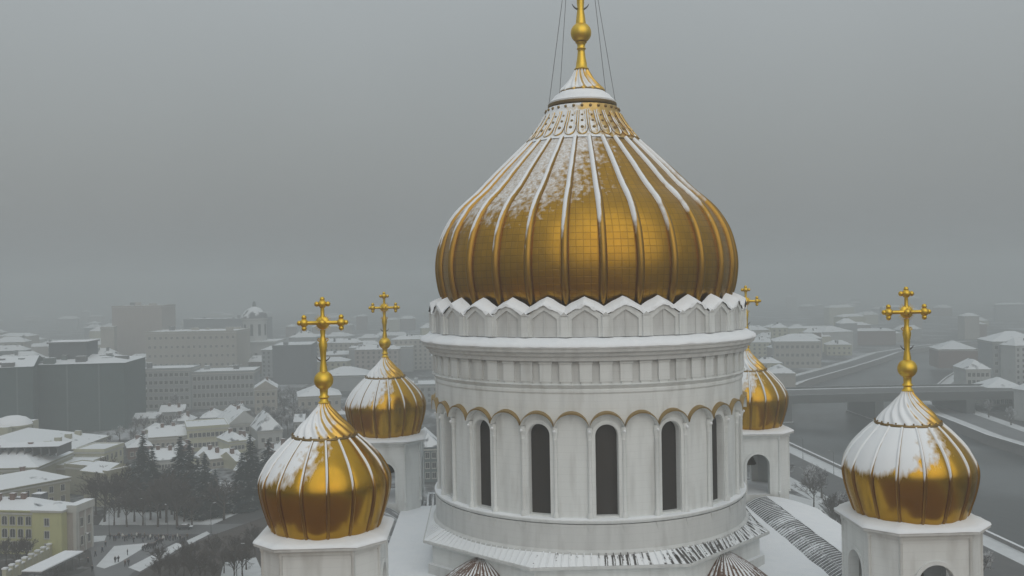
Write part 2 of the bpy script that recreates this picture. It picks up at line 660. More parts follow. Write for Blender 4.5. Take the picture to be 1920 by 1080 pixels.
def cross(name, parent, z0, k):
    """ornate openwork cross with trefoil ends and a crescent at its foot; z0 ball top, k metres per unit (unit: small cross)"""
    mb = MB()
    g = 'gold'
    mb.tube([(0, 0, z0 - 0.3 * k), (0, 0, z0 + 0.25 * k), (0, 0, z0 + 0.8 * k), (0, 0, z0 + 1.5 * k), (0, 0, z0 + 2.05 * k), (0, 0, z0 + 2.5 * k), (0, 0, z0 + 2.75 * k), (0, 0, z0 + 3.2 * k)],
            [0.34 * k, 0.28 * k, 0.20 * k, 0.24 * k, 0.33 * k, 0.22 * k, 0.17 * k, 0.22 * k], g, 10)
    zc = z0 + 3.72 * k
    mb.tube([(0, -0.17 * k, zc), (0, 0, zc), (0, 0.17 * k, zc)], [0.40 * k, 0.52 * k, 0.40 * k], g, 16)
    mb.ball((0, -0.14 * k, zc), 0.26 * k, g, 12)
    mb.ball((0, 0.14 * k, zc), 0.26 * k, g, 12)

    def arm(dx, dz, L):
        def P(a, b):
            return (dx * a + dz * b, 0, zc + dz * a - dx * b)
        mb.tube([P(0.3 * k, 0), P(0.62 * k, 0), P(L - 0.62 * k, 0), P(L - 0.35 * k, 0)], [0.22 * k, 0.15 * k, 0.15 * k, 0.22 * k], g, 8)
        mb.ball(P(L - 0.42 * k, 0), 0.34 * k, g, 10)
        for b in (-0.42 * k, 0.42 * k):
            mb.ball(P(L - 0.42 * k, b), 0.21 * k, g, 8)
            mb.tube([P(L - 0.42 * k, 0), P(L - 0.42 * k, b)], 0.06 * k, g, 6)
        mb.ball(P(L - 0.06 * k, 0), 0.20 * k, g, 8)
        mb.tube([P(L - 0.4 * k, 0), P(L + 0.08 * k, 0)], [0.07 * k, 0.03 * k], g, 6)
    arm(1, 0, 1.83 * k)
    arm(-1, 0, 1.83 * k)
    arm(0, 1, 1.85 * k)
    # flame rays in the corners of the crossing
    for a in (45, 135, 225, 315):
        for d in (-15, 0, 15):
            t = radians(a + d)
            mb.tube([(0.3 * k * cos(t), 0, zc + 0.3 * k * sin(t)), (0.72 * k * cos(t), 0, zc + 0.72 * k * sin(t))], [0.04 * k, 0.012 * k], g, 5)
    # small scrolls on the shaft
    for sx_ in (-1, 1):
        zz = z0 + 2.4 * k
        pts = [(sx_ * 0.1 * k, 0, zz - 0.15 * k), (sx_ * 0.3 * k, 0, zz - 0.1 * k), (sx_ * 0.42 * k, 0, zz + 0.03 * k), (sx_ * 0.34 * k, 0, zz + 0.14 * k), (sx_ * 0.24 * k, 0, zz + 0.06 * k)]
        mb.tube(pts, 0.05 * k, g, 6)
    c = mb.build(name, parent, smooth=60)
    mb = MB()
    pts = []
    for i in range(13):
        t = -pi / 2 + (i - 6) / 6 * 1.2
        pts.append((0.55 * k * cos(t), 0, z0 + 1.33 * k + 0.55 * k * sin(t)))
    mb.tube(pts, [0.015 * k + 0.055 * k * cos((i - 6) / 6 * 1.5) for i in range(13)], 'iron', 6)
    mb.build('crescent', c, smooth=60)
    return c


cross('main_cross', cath, zc + 19.5 / 18.9, 1.62)

# guy wires from the ring up to the arms of the main cross
for (a, r_, tx, tz) in ((-95, 3.3, -1.0, 33.5), (-62, 2.7, -1.0, 33.5), (62, 2.6, 0.9, 33.5), (95, 3.4, 0.9, 33.5)):
    mb = MB()
    p = pol(radians(a), r_, Z(17.6))
    mb.tube([p, (tx, 0, Z(tz))], 0.028, 'iron', 5)
    mb.build('guy_wire', cath)

# ---------------------------------------------------------------- crown of gables under the dome
RC, RI = 15.35, 14.35
ZB = Z(-4.6)
ZPK, ZV = Z(-1.9), Z(-2.75)
crown = None
mb = MB()
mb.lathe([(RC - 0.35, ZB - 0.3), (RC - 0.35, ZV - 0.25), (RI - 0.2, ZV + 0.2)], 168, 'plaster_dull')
crown = mb.build('crown_wall', cath, smooth=30)


def keel(u, z0, z1):
    """ogee gable outline, u in -1..1"""
    a = abs(u)
    return z0 + (z1 - z0) * (1 - a) * (1 + 0.22 * a)


for k in range(NR):
    mb = MB()
    a0 = 2 * pi * (k + 0.5) / NR
    hw = pi / NR * 0.86
    us = [-1 + i / 6 for i in range(13)]
    out = [pol(a0 + u * hw, RC, keel(u, ZV, ZPK)) for u in us]
    low = [pol(a0 + u * hw, RC, ZB) for u in us]
    # face with sunk niche
    hn = 0.74
    rows = []
    nl = [pol(a0 + u * hw * hn, RC - 0.16, ZB) for u in us]
    nt_ = [pol(a0 + u * hw * hn, RC - 0.16, keel(u, ZV - 0.35, ZPK - 0.45)) for u in us]
    nl2 = [pol(a0 + u * hw * hn, RC, ZB) for u in us]
    nt2 = [pol(a0 + u * hw * hn, RC, keel(u, ZV - 0.35, ZPK - 0.45)) for u in us]
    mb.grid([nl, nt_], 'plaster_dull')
    mb.grid([nt_, nt2], 'plaster')
    mb.grid([nt2, out], 'plaster')
    mb.quad(low[0], nl2[0], nt2[0], out[0], 'plaster')
    mb.quad(nl2[-1], low[-1], out[-1], nt2[-1], 'plaster')
    mb.quad(nl2[0], nl[0], nt_[0], nt2[0], 'plaster')
    mb.quad(nl[-1], nl2[-1], nt2[-1], nt_[-1], 'plaster')
    inn = [pol(a0 + u * hw, RC - 0.36, keel(u, ZV, ZPK)) for u in us]
    mb.grid([out, inn], 'plaster')
    mb.quad(low[0], out[0], inn[0], pol(a0 - hw, RC - 0.36, ZB), 'plaster')
    mb.quad(low[-1], out[-1], inn[-1], pol(a0 + hw, RC - 0.36, ZB), 'plaster')
    # thin mullion line up the niche
    T = lambda p: pol(a0 + p[0] / RC, RC - 0.16 - p[1], p[2])
    mb.box(-0.05, -0.07, ZB, 0.05, 0.0, ZPK - 0.5, 'plaster_dull', T=T)
    g = mb.build('gable', cath, smooth=30, fix=False)
    g.data.update()
    # snow roof over the gable, folded down to the valleys and up against the gold
    sb = MB()
    fullhw = pi / NR
    us2 = [-1 + i / 9 for i in range(19)]
    top, rim, under, inner = [], [], [], []
    for u in us2:
        aa = a0 + u * fullhw
        zz = keel(u, ZV, ZPK)
        j = noise.noise(Vector((aa * 14, 3.1, k * 0.7)))
        j2 = noise.noise(Vector((aa * 30, 9.1, 2)))
        top.append(pol(aa, RC + 0.10 + 0.10 * j, zz + 0.14 + 0.03 * j2))
        rim.append(pol(aa, RC + 0.14 + 0.12 * j, zz - 0.02 - 0.30 * max(0, j2 + 0.15)))
        under.append(pol(aa, RC - 0.02, zz + 0.012))
        inner.append((aa, zz))
    mid = [pol(aa, (RC + RI) / 2 + 0.1, zz + 0.42 + 0.05 * noise.noise(Vector((aa * 12, 1, 1)))) for aa, zz in inner]
    inn2 = [pol(aa, RI - 0.05, zz + 0.68 + 0.08 * noise.noise(Vector((aa * 18, 5, 5)))) for aa, zz in inner]
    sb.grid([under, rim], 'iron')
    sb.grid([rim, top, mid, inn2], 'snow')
    sb.build('snow_cap', g, smooth=50)

# posts between the gables
mb = MB()
w = 0.30
T = lambda p: pol(p[0] / RC, RC + 0.16 - p[1], p[2])
mb.box(-w, 0, ZB, w, 0.5, ZV - 0.12, 'plaster', T=T)
a = mb.verts([T(p) for p in ((-w - 0.06, -0.04, ZV - 0.1), (w + 0.06, -0.04, ZV - 0.1), (0, -0.04, ZV + 0.24), (-w - 0.06, 0.7, ZV - 0.1), (w + 0.06, 0.7, ZV - 0.1), (0, 0.7, ZV + 0.24))])
mb.face((a, a + 1, a + 2), 'plaster_dull')
mb.face((a + 1, a + 4, a + 5, a + 2), 'snow')
mb.face((a + 3, a, a + 2, a + 5), 'snow')
p0 = mb.build('post', crown)
for k in range(1, NR):
    dup(p0, crown, rz=2 * pi * k / NR)

# ---------------------------------------------------------------- cornice, frieze, drum
mb = MB()
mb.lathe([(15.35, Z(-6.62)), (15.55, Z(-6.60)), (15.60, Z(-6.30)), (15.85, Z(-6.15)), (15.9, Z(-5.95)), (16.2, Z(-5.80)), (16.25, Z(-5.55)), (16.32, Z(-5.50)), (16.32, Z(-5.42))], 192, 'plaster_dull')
cor = mb.build('cornice', cath, smooth=25)
mb = MB()


def snowring(prof, seg, jr, jz, sc, seed=0.0):
    rows = []
    for i, (r, z) in enumerate(prof):
        row = []
        for j in range(seg):
            a = 2 * pi * j / seg
            n1 = noise.noise(Vector((sin(a) * sc, cos(a) * sc, seed + i * 0.3)))
            row.append(pol(a, r + jr * n1, z + jz * n1))
        rows.append(row)
    mb.grid(rows, 'snow', close=True)


snowring([(16.30, Z(-5.44)), (16.38, Z(-5.38)), (16.34, Z(-5.20)), (15.9, Z(-4.98)), (15.5, Z(-4.72)), (14.9, Z(-4.60))], 240, 0.06, 0.05, 22)
mb.build('snow_band', cor, smooth=60)

mb = MB()
mb.lathe([(15.0, Z(-8.6)), (15.0, Z(-6.55))], 224, 'plaster_dull')
fr = mb.build('frieze', cath, smooth=30)
NC = 56
mb = MB()
T = lambda p: pol(p[0] / 15.3, 15.20 - p[1], p[2])
mb.box(-0.52, 0, Z(-8.35), 0.52, 0.5, Z(-6.60), 'plaster', T=T)
mb.box(-0.58, -0.08, Z(-6.85), 0.58, 0.4, Z(-6.64), 'plaster', T=T)
mb.box(-0.40, 0.08, Z(-8.70), 0.40, 0.5, Z(-8.35), 'plaster', T=T)
c0 = mb.build('corbel', fr)
for k in range(1, NC):
    dup(c0, fr, rz=2 * pi * k / NC)

NB = 32
RW, RN, RG = 15.0, 14.68, 14.1     # wall face, niche face, glass
ZS = Z(-19.9)
ZTOP = Z(-11.08)
hb = pi / NB
DPH = radians(0.9)
hoodw = 0.955


def arch(u, w, ztop, rad, R):
    """height of a round arch whose top is ztop; u is an angle offset, w its half width (radians)"""
    x = u / w
    return ztop - rad * (1 - math.sqrt(max(0, 1 - x * x)))


mb = MB()
mb.lathe([(RW - 0.6, ZS + 8.3), (RW, Z(-9.4)), (RW + 0.02, Z(-9.35)), (RW + 0.10, Z(-9.25)), (RW + 0.10, Z(-9.05)), (RW + 0.02, Z(-8.95)), (RW + 0.12, Z(-8.85)), (RW + 0.30, Z(-8.62)), (RW + 0.1, Z(-8.55)), (RW - 0.1, Z(-8.5))][1:], 224, 'plaster')
wv = 0.95 / RN
for k in range(NB):
    a0 = 2 * pi * k / NB
    win = (k % 2 == 0)
    if win:
        us = sorted(set([-hb, -hb * 0.93, hb * 0.93, hb] + [wv * sin(-pi / 2 + pi * i / 16) for i in range(17)] + [hb * 0.93 * sin(-pi / 2 + pi * i / 12) for i in range(13)]))
    else:
        us = [hb * x for x in (-1, -0.97)] + [hb * 0.93 * sin(-pi / 2 + pi * i / 14) for i in range(15)] + [hb * 0.97, hb]
        us = sorted(set(us))

    def za(u):
        x = min(1, abs(u) / (hb * 0.93))
        return ZTOP - 1.25 * (1 - math.sqrt(max(0, 1 - x * x * 0.98)))

    def zw(u):
        return arch(u, wv, Z(-12.0), 0.95, RN)
    top = [pol(a0 + u, RW, Z(-9.4)) for u in us]
    ac = [pol(a0 + u, RW, za(u)) for u in us]
    an = [pol(a0 + u, RN, za(u)) for u in us]
    mb.grid([ac, top], 'plaster')
    mb.grid([an, ac], 'plaster')
    for u1, u2 in zip(us, us[1:]):
        um = (u1 + u2) / 2
        inside = win and abs(um) < wv
        if inside:
            q1, q2 = zw(u1), zw(u2)
            mb.quad(pol(a0 + u1, RN, q1), pol(a0 + u2, RN, q2), pol(a0 + u2, RN, za(u2)), pol(a0 + u1, RN, za(u1)), 'plaster')
            mb.quad(pol(a0 + u1, RG, q1), pol(a0 + u2, RG, q2), pol(a0 + u2, RN, q2), pol(a0 + u1, RN, q1), 'plaster')
            mb.quad(pol(a0 + u1, RG - 0.03, ZS + 0.22), pol(a0 + u2, RG - 0.03, ZS + 0.22), pol(a0 + u2, RN, ZS + 0.22), pol(a0 + u1, RN, ZS + 0.22), 'plaster')
            mb.quad(pol(a0 + u1, RN, ZS - 0.1), pol(a0 + u2, RN, ZS - 0.1), pol(a0 + u2, RN, ZS + 0.22), pol(a0 + u1, RN, ZS + 0.22), 'plaster')
        else:
            mb.quad(pol(a0 + u1, RN, ZS - 0.1), pol(a0 + u2, RN, ZS - 0.1), pol(a0 + u2, RN, za(u2)), pol(a0 + u1, RN, za(u1)), 'plaster')
    if win:
        for sg in (-1, 1):
            mb.quad(pol(a0 + sg * wv, RG, ZS + 0.22), pol(a0 + sg * wv, RN, ZS + 0.22), pol(a0 + sg * wv, RN, Z(-12.92)), pol(a0 + sg * wv, RG, Z(-12.92)), 'plaster')
drum = mb.build('drum', cath, smooth=25)

# window: dark pane with slim glazing bars, white surround and arch band
w0 = empty('window', (0, 0, 0), parent=cath)
mb = MB()
us = [wv * sin(-pi / 2 + pi * i / 16) for i in range(17)]
mb.grid([[pol(u, RG + 0.02, ZS + 0.2) for u in us], [pol(u, RG + 0.02, arch(u, wv, Z(-12.0), 0.95, RN)) for u in us]], 'glass')
mb.build('pane', w0, smooth=30)
mb = MB()
for r0, r1, d in ((0.98, 1.30, 0.14),):
    rows = [[], [], [], []]
    pth = [(-1, ZS - Z(-12.92) + 0.0)]
    seq = [(-1.0, None)] + [(None, t) for t in [pi - pi * i / 20 for i in range(21)]] + [(1.0, None)]
    for sx_, t in seq:
        for q, (rad, dd) in enumerate(((r0, 0), (r0, d), (r1, d), (r1, 0))):
            if t is None:
                x, zz = sx_ * rad, ZS
            else:
                x, zz = rad * cos(t), Z(-12.92) + rad * sin(t)
            rows[q].append(pol(x / RN, RN + dd - 0.01, zz))
    mb.grid(rows, 'plaster')
mb.build('frame', w0, smooth=40)
for k in range(2, NB, 2):
    dup(w0, cath, rz=2 * pi * k / NB)

# gilded hood moulding above every arch
mb = MB()
rows = [[], [], [], []]
for i in range(25):
    t = pi * i / 24
    x = -cos(t)
    for q, (k_, dd) in enumerate(((0.0, 0.0), (0.02, 0.38), (0.16, 0.42), (0.28, 0.0))):
        zz = ZTOP - 1.25 + (1.25 + k_ * 0.7) * math.sqrt(max(0, 1 - x * x * 0.98)) + k_ * 0.3
        rows[q].append(pol(x * hb * 0.97, RW + dd, zz))
mb.grid([rows[0], rows[1]], 'plaster')
mb.grid([rows[1], rows[2], rows[3]], 'hood')
h0 = mb.build('hood_moulding', cath, smooth=40)
for k in range(1, NB):
    dup(h0, cath, rz=2 * pi * k / NB)

# engaged columns
mb = MB()
cc = (0, -(RN + 0.12))
mb.lathe([(0.28, ZS), (0.28, ZS + 0.3), (0.21, ZS + 0.42), (0.17, ZS + 0.6), (0.165, Z(-13.35)), (0.20, Z(-13.28)), (0.165, Z(-13.2)), (0.24, Z(-12.80)), (0.27, Z(-12.74)), (0.27, Z(-12.5)), (0.2, Z(-12.2))], 12, 'plaster', c=cc)
q0 = mb.build('column', cath, smooth=40)
q0.rotation_euler = (0, 0, hb)
mb = MB()
mb.ball((0, -(RN + 0.40), Z(-12.55)), 0.14, 'snow', 8)
mb.build('snow_lump', q0, smooth=60)
for k in range(1, NB):
    dup(q0, cath, rz=2 * pi * (k + 0.5) / NB)

# sill ledge, lower drum, brackets
mb = MB()
mb.lathe([(15.12, Z(-20.25)), (15.20, Z(-20.15)), (15.24, Z(-20.0)), (15.24, Z(-19.93)), (15.18, ZS)], 192, 'plaster')
mb.lathe([(15.25, Z(-19.97)), (15.22, Z(-19.90)), (15.10, ZS + 0.04), (14.5, ZS + 0.07)], 192, 'snow')
led = mb.build('ledge', cath, smooth=30)
mb = MB()
mb.lathe([(15.45, Z(-23.6)), (15.40, Z(-22.6)), (15.16, Z(-22.4)), (15.14, Z(-20.3))], 192, 'plaster_dull')
mb.build('lower_drum', cath, smooth=30)
mb = MB()
T = lambda p: pol(p[0] * (1.0 if p[2] > Z(-20.9) else 0.3) / 15.2, 15.22 - (p[1] if p[2] > Z(-20.9) else p[1] * 0.2 + 0.08), p[2])
mb.box(-0.34, 0, Z(-21.1), 0.34, 0.3, Z(-20.3), 'plaster_dull', T=T)
b0 = mb.build('bracket', led)
b0.rotation_euler = (0, 0, hb)
for k in range(1, NB):
    dup(b0, led, rz=2 * pi * (k + 0.5) / NB)

# ---------------------------------------------------------------- octagonal skirt roof and podium
RO = 17.25
ZSK, ZSKI = Z(-23.5), Z(-22.65)
ZR = Z(-26.6)               # flat roof
octo = [(RO * sin(radians(22.5 + 45 * i)), -RO * cos(radians(22.5 + 45 * i))) for i in range(8)]
mb = MB()
run = []
for i in range(8):
    a, b = Vector(octo[i]), Vector(octo[(i + 1) % 8])
    n = 30
    L = (b - a).length
    rows = [[], [], [], []]
    for j in range(n + 1):
        t = j / n
        p = a.lerp(b, t)
        inn = p.normalized() * 15.3
        for q, f_ in enumerate((0.0, 0.33, 0.66, 1.0)):
            pp = p.lerp(inn, f_)
            rows[q].append((pp.x, pp.y, ZSK + 0.02 + (ZSKI - ZSK) * f_ + 0.03 * noise.noise(Vector((pp.x * 2, pp.y * 2, 0)))))
    mb.grid(rows, 'skirt')
    run += [((j / n) * L + i * 0.3, q / 3.0, 0) for q in range(4) for j in range(n + 1)]
    # eave lip and podium wall
nbase = len(mb.v)
for i in range(8):
    a, b = Vector(octo[i]), Vector(octo[(i + 1) % 8])
    n = int((b - a).length / 0.62)
    for j in range(1, n):
        p = a.lerp(b, j / n)
        q = p.normalized() * 15.45
        d = (b - a).normalized() * 0.035
        k = mb.verts([(p.x - d.x, p.y - d.y, ZSK + 0.03), (p.x + d.x, p.y + d.y, ZSK + 0.03), (q.x + d.x, q.y + d.y, ZSKI + 0.02), (q.x - d.x, q.y - d.y, ZSKI + 0.02),
                      (p.x - d.x, p.y - d.y, ZSK + 0.11), (p.x + d.x, p.y + d.y, ZSK + 0.11), (q.x + d.x, q.y + d.y, ZSKI + 0.10), (q.x - d.x, q.y - d.y, ZSKI + 0.10)])
        for f_ in ((4, 5, 6, 7), (0, 1, 5, 4), (1, 2, 6, 5), (3, 0, 4, 7)):
            mb.face([k + z for z in f_], 'skirt')
mb.at['run'] = run + [(v[0] + v[1], 0, 0) for v in mb.v[nbase:]]
mb.build('skirt_roof', cath, smooth=30)
mb = MB()
mb.prism([(x * 1.008, y * 1.008) for x, y in octo], ZSK - 0.22, ZSK + 0.015, 'plaster_dull', bottom=True)
mb.prism([(x * 0.955, y * 0.955) for x, y in octo], ZR - 1.5, ZSK - 0.2, 'plaster')
mb.prism([(x * 0.98, y * 0.98) for x, y in octo], ZR - 1.5, ZR + 0.9, 'plaster_dull', top='snow')
mb.build('podium', cath)

# fan-shaped half cone roofs leaning on the diagonal faces
AP = RO * cos(radians(22.5)) * 0.955
mb = MB()
rows, run = [], []
nf = 40
for q in range(9):
    t = q / 8
    r = 0.06 + 4.4 * t
    row = []
    for j in range(nf + 1):
        th = -pi / 2 + pi * j / nf
        rr = r * (1 + (0.02 * (1 if j % 2 else -1) if q else 0))
        z = Z(-23.95) - 2.9 * (t ** 1.35)
        row.append((rr * sin(th), -(AP - 0.1 + rr * cos(th)), z))
        run.append((j / nf * 18.0, t, 0))
    rows.append(row)
mb.grid(rows, 'fan')
mb.at['run'] = run
f0 = mb.build('fan_roof', cath, smooth=20)
f0.rotation_euler = (0, 0, radians(45))
for a in (135, 225, 315):
    dup(f0, cath, rz=radians(a))

# ---------------------------------------------------------------- flat roof, wings and corner blocks
mb = MB()
rows = []
for j in range(25):
    y = -20.3 + 40.6 * j / 24
    rows.append([(-20.3 + 40.6 * i / 24, y, ZR + 0.18 * noise.noise(Vector((i * 0.5, j * 0.5, 4)))) for i in range(25)])
mb.grid(rows, 'snow')
mb.box(-20.3, -20.3, ZR - 4, 20.3, 20.3, ZR - 0.3, 'plaster')
mb.build('flat_roof', cath, smooth=40)


def wing(rz):
    w_ = empty('wing', (0, 0, 0), rz, cath)
    mb = MB()      # inner slope with bare seams, runs along y on the +x side
    n = 60
    xa, za_, xb, zb = 20.1, Z(-27.0), 22.9, Z(-25.75)
    rows, run = [], []
    for q in range(5):
        t = q / 4
        rows.append([(xa + (xb - xa) * t, -17.4 + 34.8 * j / n, za_ + (zb - za_) * t + 0.3 * sin(t * pi)) for j in range(n + 1)])
        run += [(34.8 * j / n, t, 0) for j in range(n + 1)]
    mb.grid(rows, 'armroof')
    for j in range(1, 56):
        y = -17.4 + 34.8 * j / 56
        mb.tube([(xa + (xb - xa) * t, y, za_ + (zb - za_) * t + 0.3 * sin(t * pi) + 0.03) for t in (0, 0.33, 0.66, 1)], 0.035, 'iron', 4, cap=False)
    mb.at['run'] = run + [(0, 0, 0)] * (len(mb.v) - len(run))
    mb.build('inner_slope', w_, smooth=30)
    mb = MB()
    rows = []
    for q in range(7):
        t = q / 6
        rows.append([(xb + (28.9 - xb) * t, -17.4 + 34.8 * j / 30, zb + 0.05 - 1.6 * t ** 1.5 + 0.12 * noise.noise(Vector((q * 0.8, j * 0.5, 7)))) for j in range(31)])
    mb.grid(rows, 'snow')
    mb.build('outer_slope', w_, smooth=40)
    mb = MB()
    mb.box(xa - 0.2, -17.4, Z(-27.3), xa + 0.05, 17.4, Z(-26.75), 'iron')
    mb.build('gutter', w_)
    mb = MB()
    # facade wall with three tall blind arches and a cornice
    mb.box(20.0, -17.3, 0, 28.2, 17.3, Z(-28.0), 'plaster')
    mb.box(20.1, -17.5, Z(-28.0), 28.9, 17.5, Z(-27.35), 'plaster')
    for yc in (-11.4, 0, 11.4):
        for s_ in (-1, 1):
            mb.box(28.2, yc + s_ * 4.4 - 0.5, 0, 28.7, yc + s_ * 4.4 + 0.5, Z(-34), 'plaster')
        ring_ = [(yc + 4.9 * cos(pi * i / 16), Z(-34) + 4.9 * sin(pi * i / 16)) for i in range(17)]
        ri = [(yc + 3.9 * cos(pi * i / 16), Z(-34) + 3.9 * sin(pi * i / 16)) for i in range(17)]
        mb.grid([[(28.2, a, b) for a, b in ring_], [(28.7, a, b) for a, b in ring_], [(28.7, a, b) for a, b in ri], [(28.2, a, b) for a, b in ri]], 'plaster')
    mb.build('facade', w_, smooth=30)
    for yc in (-11.4, 0, 11.4):
        mb = MB()
        pts = [(yc - 1.6, Z(-48)), (yc + 1.6, Z(-48))] + [(yc + 1.6 * cos(pi * i / 10), Z(-38) + 1.6 * sin(pi * i / 10)) for i in range(11)]
        k = mb.verts([(28.24, a, b) for a, b in pts])
        mb.face([k + i for i in range(len(pts))], 'glass')
        mb.build('window', w_)
    return w_


for a in (0, 90, 180, 270):
    wing(radians(a))

# ---------------------------------------------------------------- bell towers
A = 22.23
RS = 4.90


def chamf(h, w):
    return [(w, -h), (h, -w), (h, w), (w, h), (-w, h), (-h, w), (-h, -w), (-w, -h)]


sp = [(962, 98), (952, 107), (935, 113), (919, 118.5), (897, 124), (880, 126), (868, 125), (855, 120), (835, 107.5), (816, 90), (802, 75), (793, 64)]
sprof = spline([(r / 126 * RS * 0.985, Z((517 - y) / 24.5)) for y, r in sp], 4)
HB, WB = 4.2, 2.55
ZT0, ZA, ZF = Z(-18.75), Z(-20.9), Z(-25.7)


def belltower(x, y):
    t = empty('bell_tower', (x, y, 0), parent=cath)
    mb = MB()
    P = chamf(HB, WB)
    Pi = chamf(HB - 0.75, WB - 0.35)
    ow = 1.35
    for i in range(8):
        a, b = Vector(P[i]), Vector(P[(i + 1) % 8])
        ai, bi = Vector(Pi[i]), Vector(Pi[(i + 1) % 8])
        if i % 2 == 0:      # chamfer face, plain with a sunk panel line
            mb.quad((*a, ZF - 2), (*b, ZF - 2), (*b, ZT0), (*a, ZT0), 'plaster')
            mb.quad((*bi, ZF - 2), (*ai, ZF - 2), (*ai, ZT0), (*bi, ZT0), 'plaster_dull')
            continue
        L = (b - a).length
        d = (b - a) / L
        nrm = Vector((d.y, -d.x))
        mid = (a + b) / 2
        xs = [-L / 2, -ow - 0.35, -ow] + [-ow * cos(pi * i_ / 16) for i_ in range(1, 16)] + [ow, ow + 0.35, L / 2]

        def zo(x_):
            return ZA - ow + math.sqrt(max(0, ow * ow - x_ * x_))
        for off, sgn in ((0, 1), (-0.75, -1)):
            for x1, x2 in zip(xs, xs[1:]):
                xm = (x1 + x2) / 2
                q1 = (mid + d * x1 + nrm * off)
                q2 = (mid + d * x2 + nrm * off)
                if abs(xm) < ow:
                    z1, z2 = zo(x1), zo(x2)
                else:
                    z1 = z2 = ZF
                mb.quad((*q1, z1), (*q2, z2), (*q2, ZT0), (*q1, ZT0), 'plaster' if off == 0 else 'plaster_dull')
        # reveal
        rv = [(-ow, ZF)] + [(-ow * cos(pi * i_ / 16), ZA - ow + ow * sin(pi * i_ / 16)) for i_ in range(17)] + [(ow, ZF)]
        r1 = [(*(mid + d * x_), z_) for x_, z_ in rv]
        r2 = [(*(mid + d * x_ + nrm * -0.75), z_) for x_, z_ in rv]
        mb.grid([r1, r2], 'plaster')
        mb.quad((*a, ZF - 2), (*b, ZF - 2), (*b, ZF), (*a, ZF), 'plaster')
        # raised archivolt
        rows = []
        for rad, dd in ((ow + 0.02, 0), (ow + 0.02, 0.10), (ow + 0.32, 0.10), (ow + 0.32, 0)):
            row = [(*(mid + d * -rad + nrm * dd), ZF)] + [(*(mid + d * (-rad * cos(pi * i_ / 16)) + nrm * dd), ZA - ow + rad * sin(pi * i_ / 16)) for i_ in range(17)] + [(*(mid + d * rad + nrm * dd), ZF)]
            rows.append(row)
        mb.grid(rows, 'plaster')
    mb.prism(chamf(HB - 0.02, WB), ZF - 2, ZF - 0.02, 'plaster', top='snow')
    mb.prism(chamf(HB + 0.35, WB + 0.15), 0, ZF - 1.4, 'plaster', top='snow')
    mb.build('belfry_wall', t, smooth=25)
    # slim corner shafts
    for px_, py_ in P:
        mb = MB()
        mb.lathe([(0.2, ZF), (0.2, ZF + 0.3), (0.13, ZF + 0.35), (0.13, ZT0 - 0.4), (0.2, ZT0 - 0.3), (0.2, ZT0)], 8, 'plaster', c=(px_ * 1.0, py_ * 1.0))
        mb.build('corner_shaft', t, smooth=40)
    mb = MB()
    mb.prism(chamf(HB + 0.12, WB + 0.05), ZT0 - 0.25, ZT0 + 0.01, 'plaster')
    mb.prism(chamf(HB + 0.30, WB + 0.13), ZT0, ZT0 + 0.14, 'plaster', bottom=True)
    mb.prism(chamf(HB + 0.56, WB + 0.34), ZT0 + 0.13, ZT0 + 0.30, 'plaster_dull', bottom=True)
    mb.build('cornice', t)
    mb = MB()
    rows = []
    for (h, w_, z) in ((HB + 0.54, WB + 0.33, ZT0 + 0.29), (HB + 0.62, WB + 0.38, ZT0 + 0.34), (HB + 0.55, WB + 0.33, ZT0 + 0.50), (HB + 0.2, WB + 0.15, ZT0 + 0.62), (3.4, 1.8, ZT0 + 0.85)):
        P2 = chamf(h, w_)
        row = []
        for i in range(8):
            a, b = Vector(P2[i]), Vector(P2[(i + 1) % 8])
            for j in range(8):
                p = a.lerp(b, j / 8)
                nn = noise.noise(Vector((p.x * 1.3 + x, p.y * 1.3 + y, 3)))
                row.append((p.x * (1 + 0.012 * nn), p.y * (1 + 0.012 * nn), z + 0.05 * nn))
        rows.append(row)
    mb.grid(rows, 'snow', close=True)
    mb.build('snow_bank', t, smooth=50)
    mb = MB()
    mb.lathe([(0.95, ZA - 1.9), (0.9, ZA - 1.75), (0.62, ZA - 1.1), (0.5, ZA - 0.5), (0.3, ZA - 0.2), (0.05, ZA - 0.1)], 20, 'bronze')
    mb.tube([(0, 0, ZA - 0.2), (0, 0, ZT0)], 0.06, 'iron', 6)
    mb.build('bell', t, smooth=50)
    return t


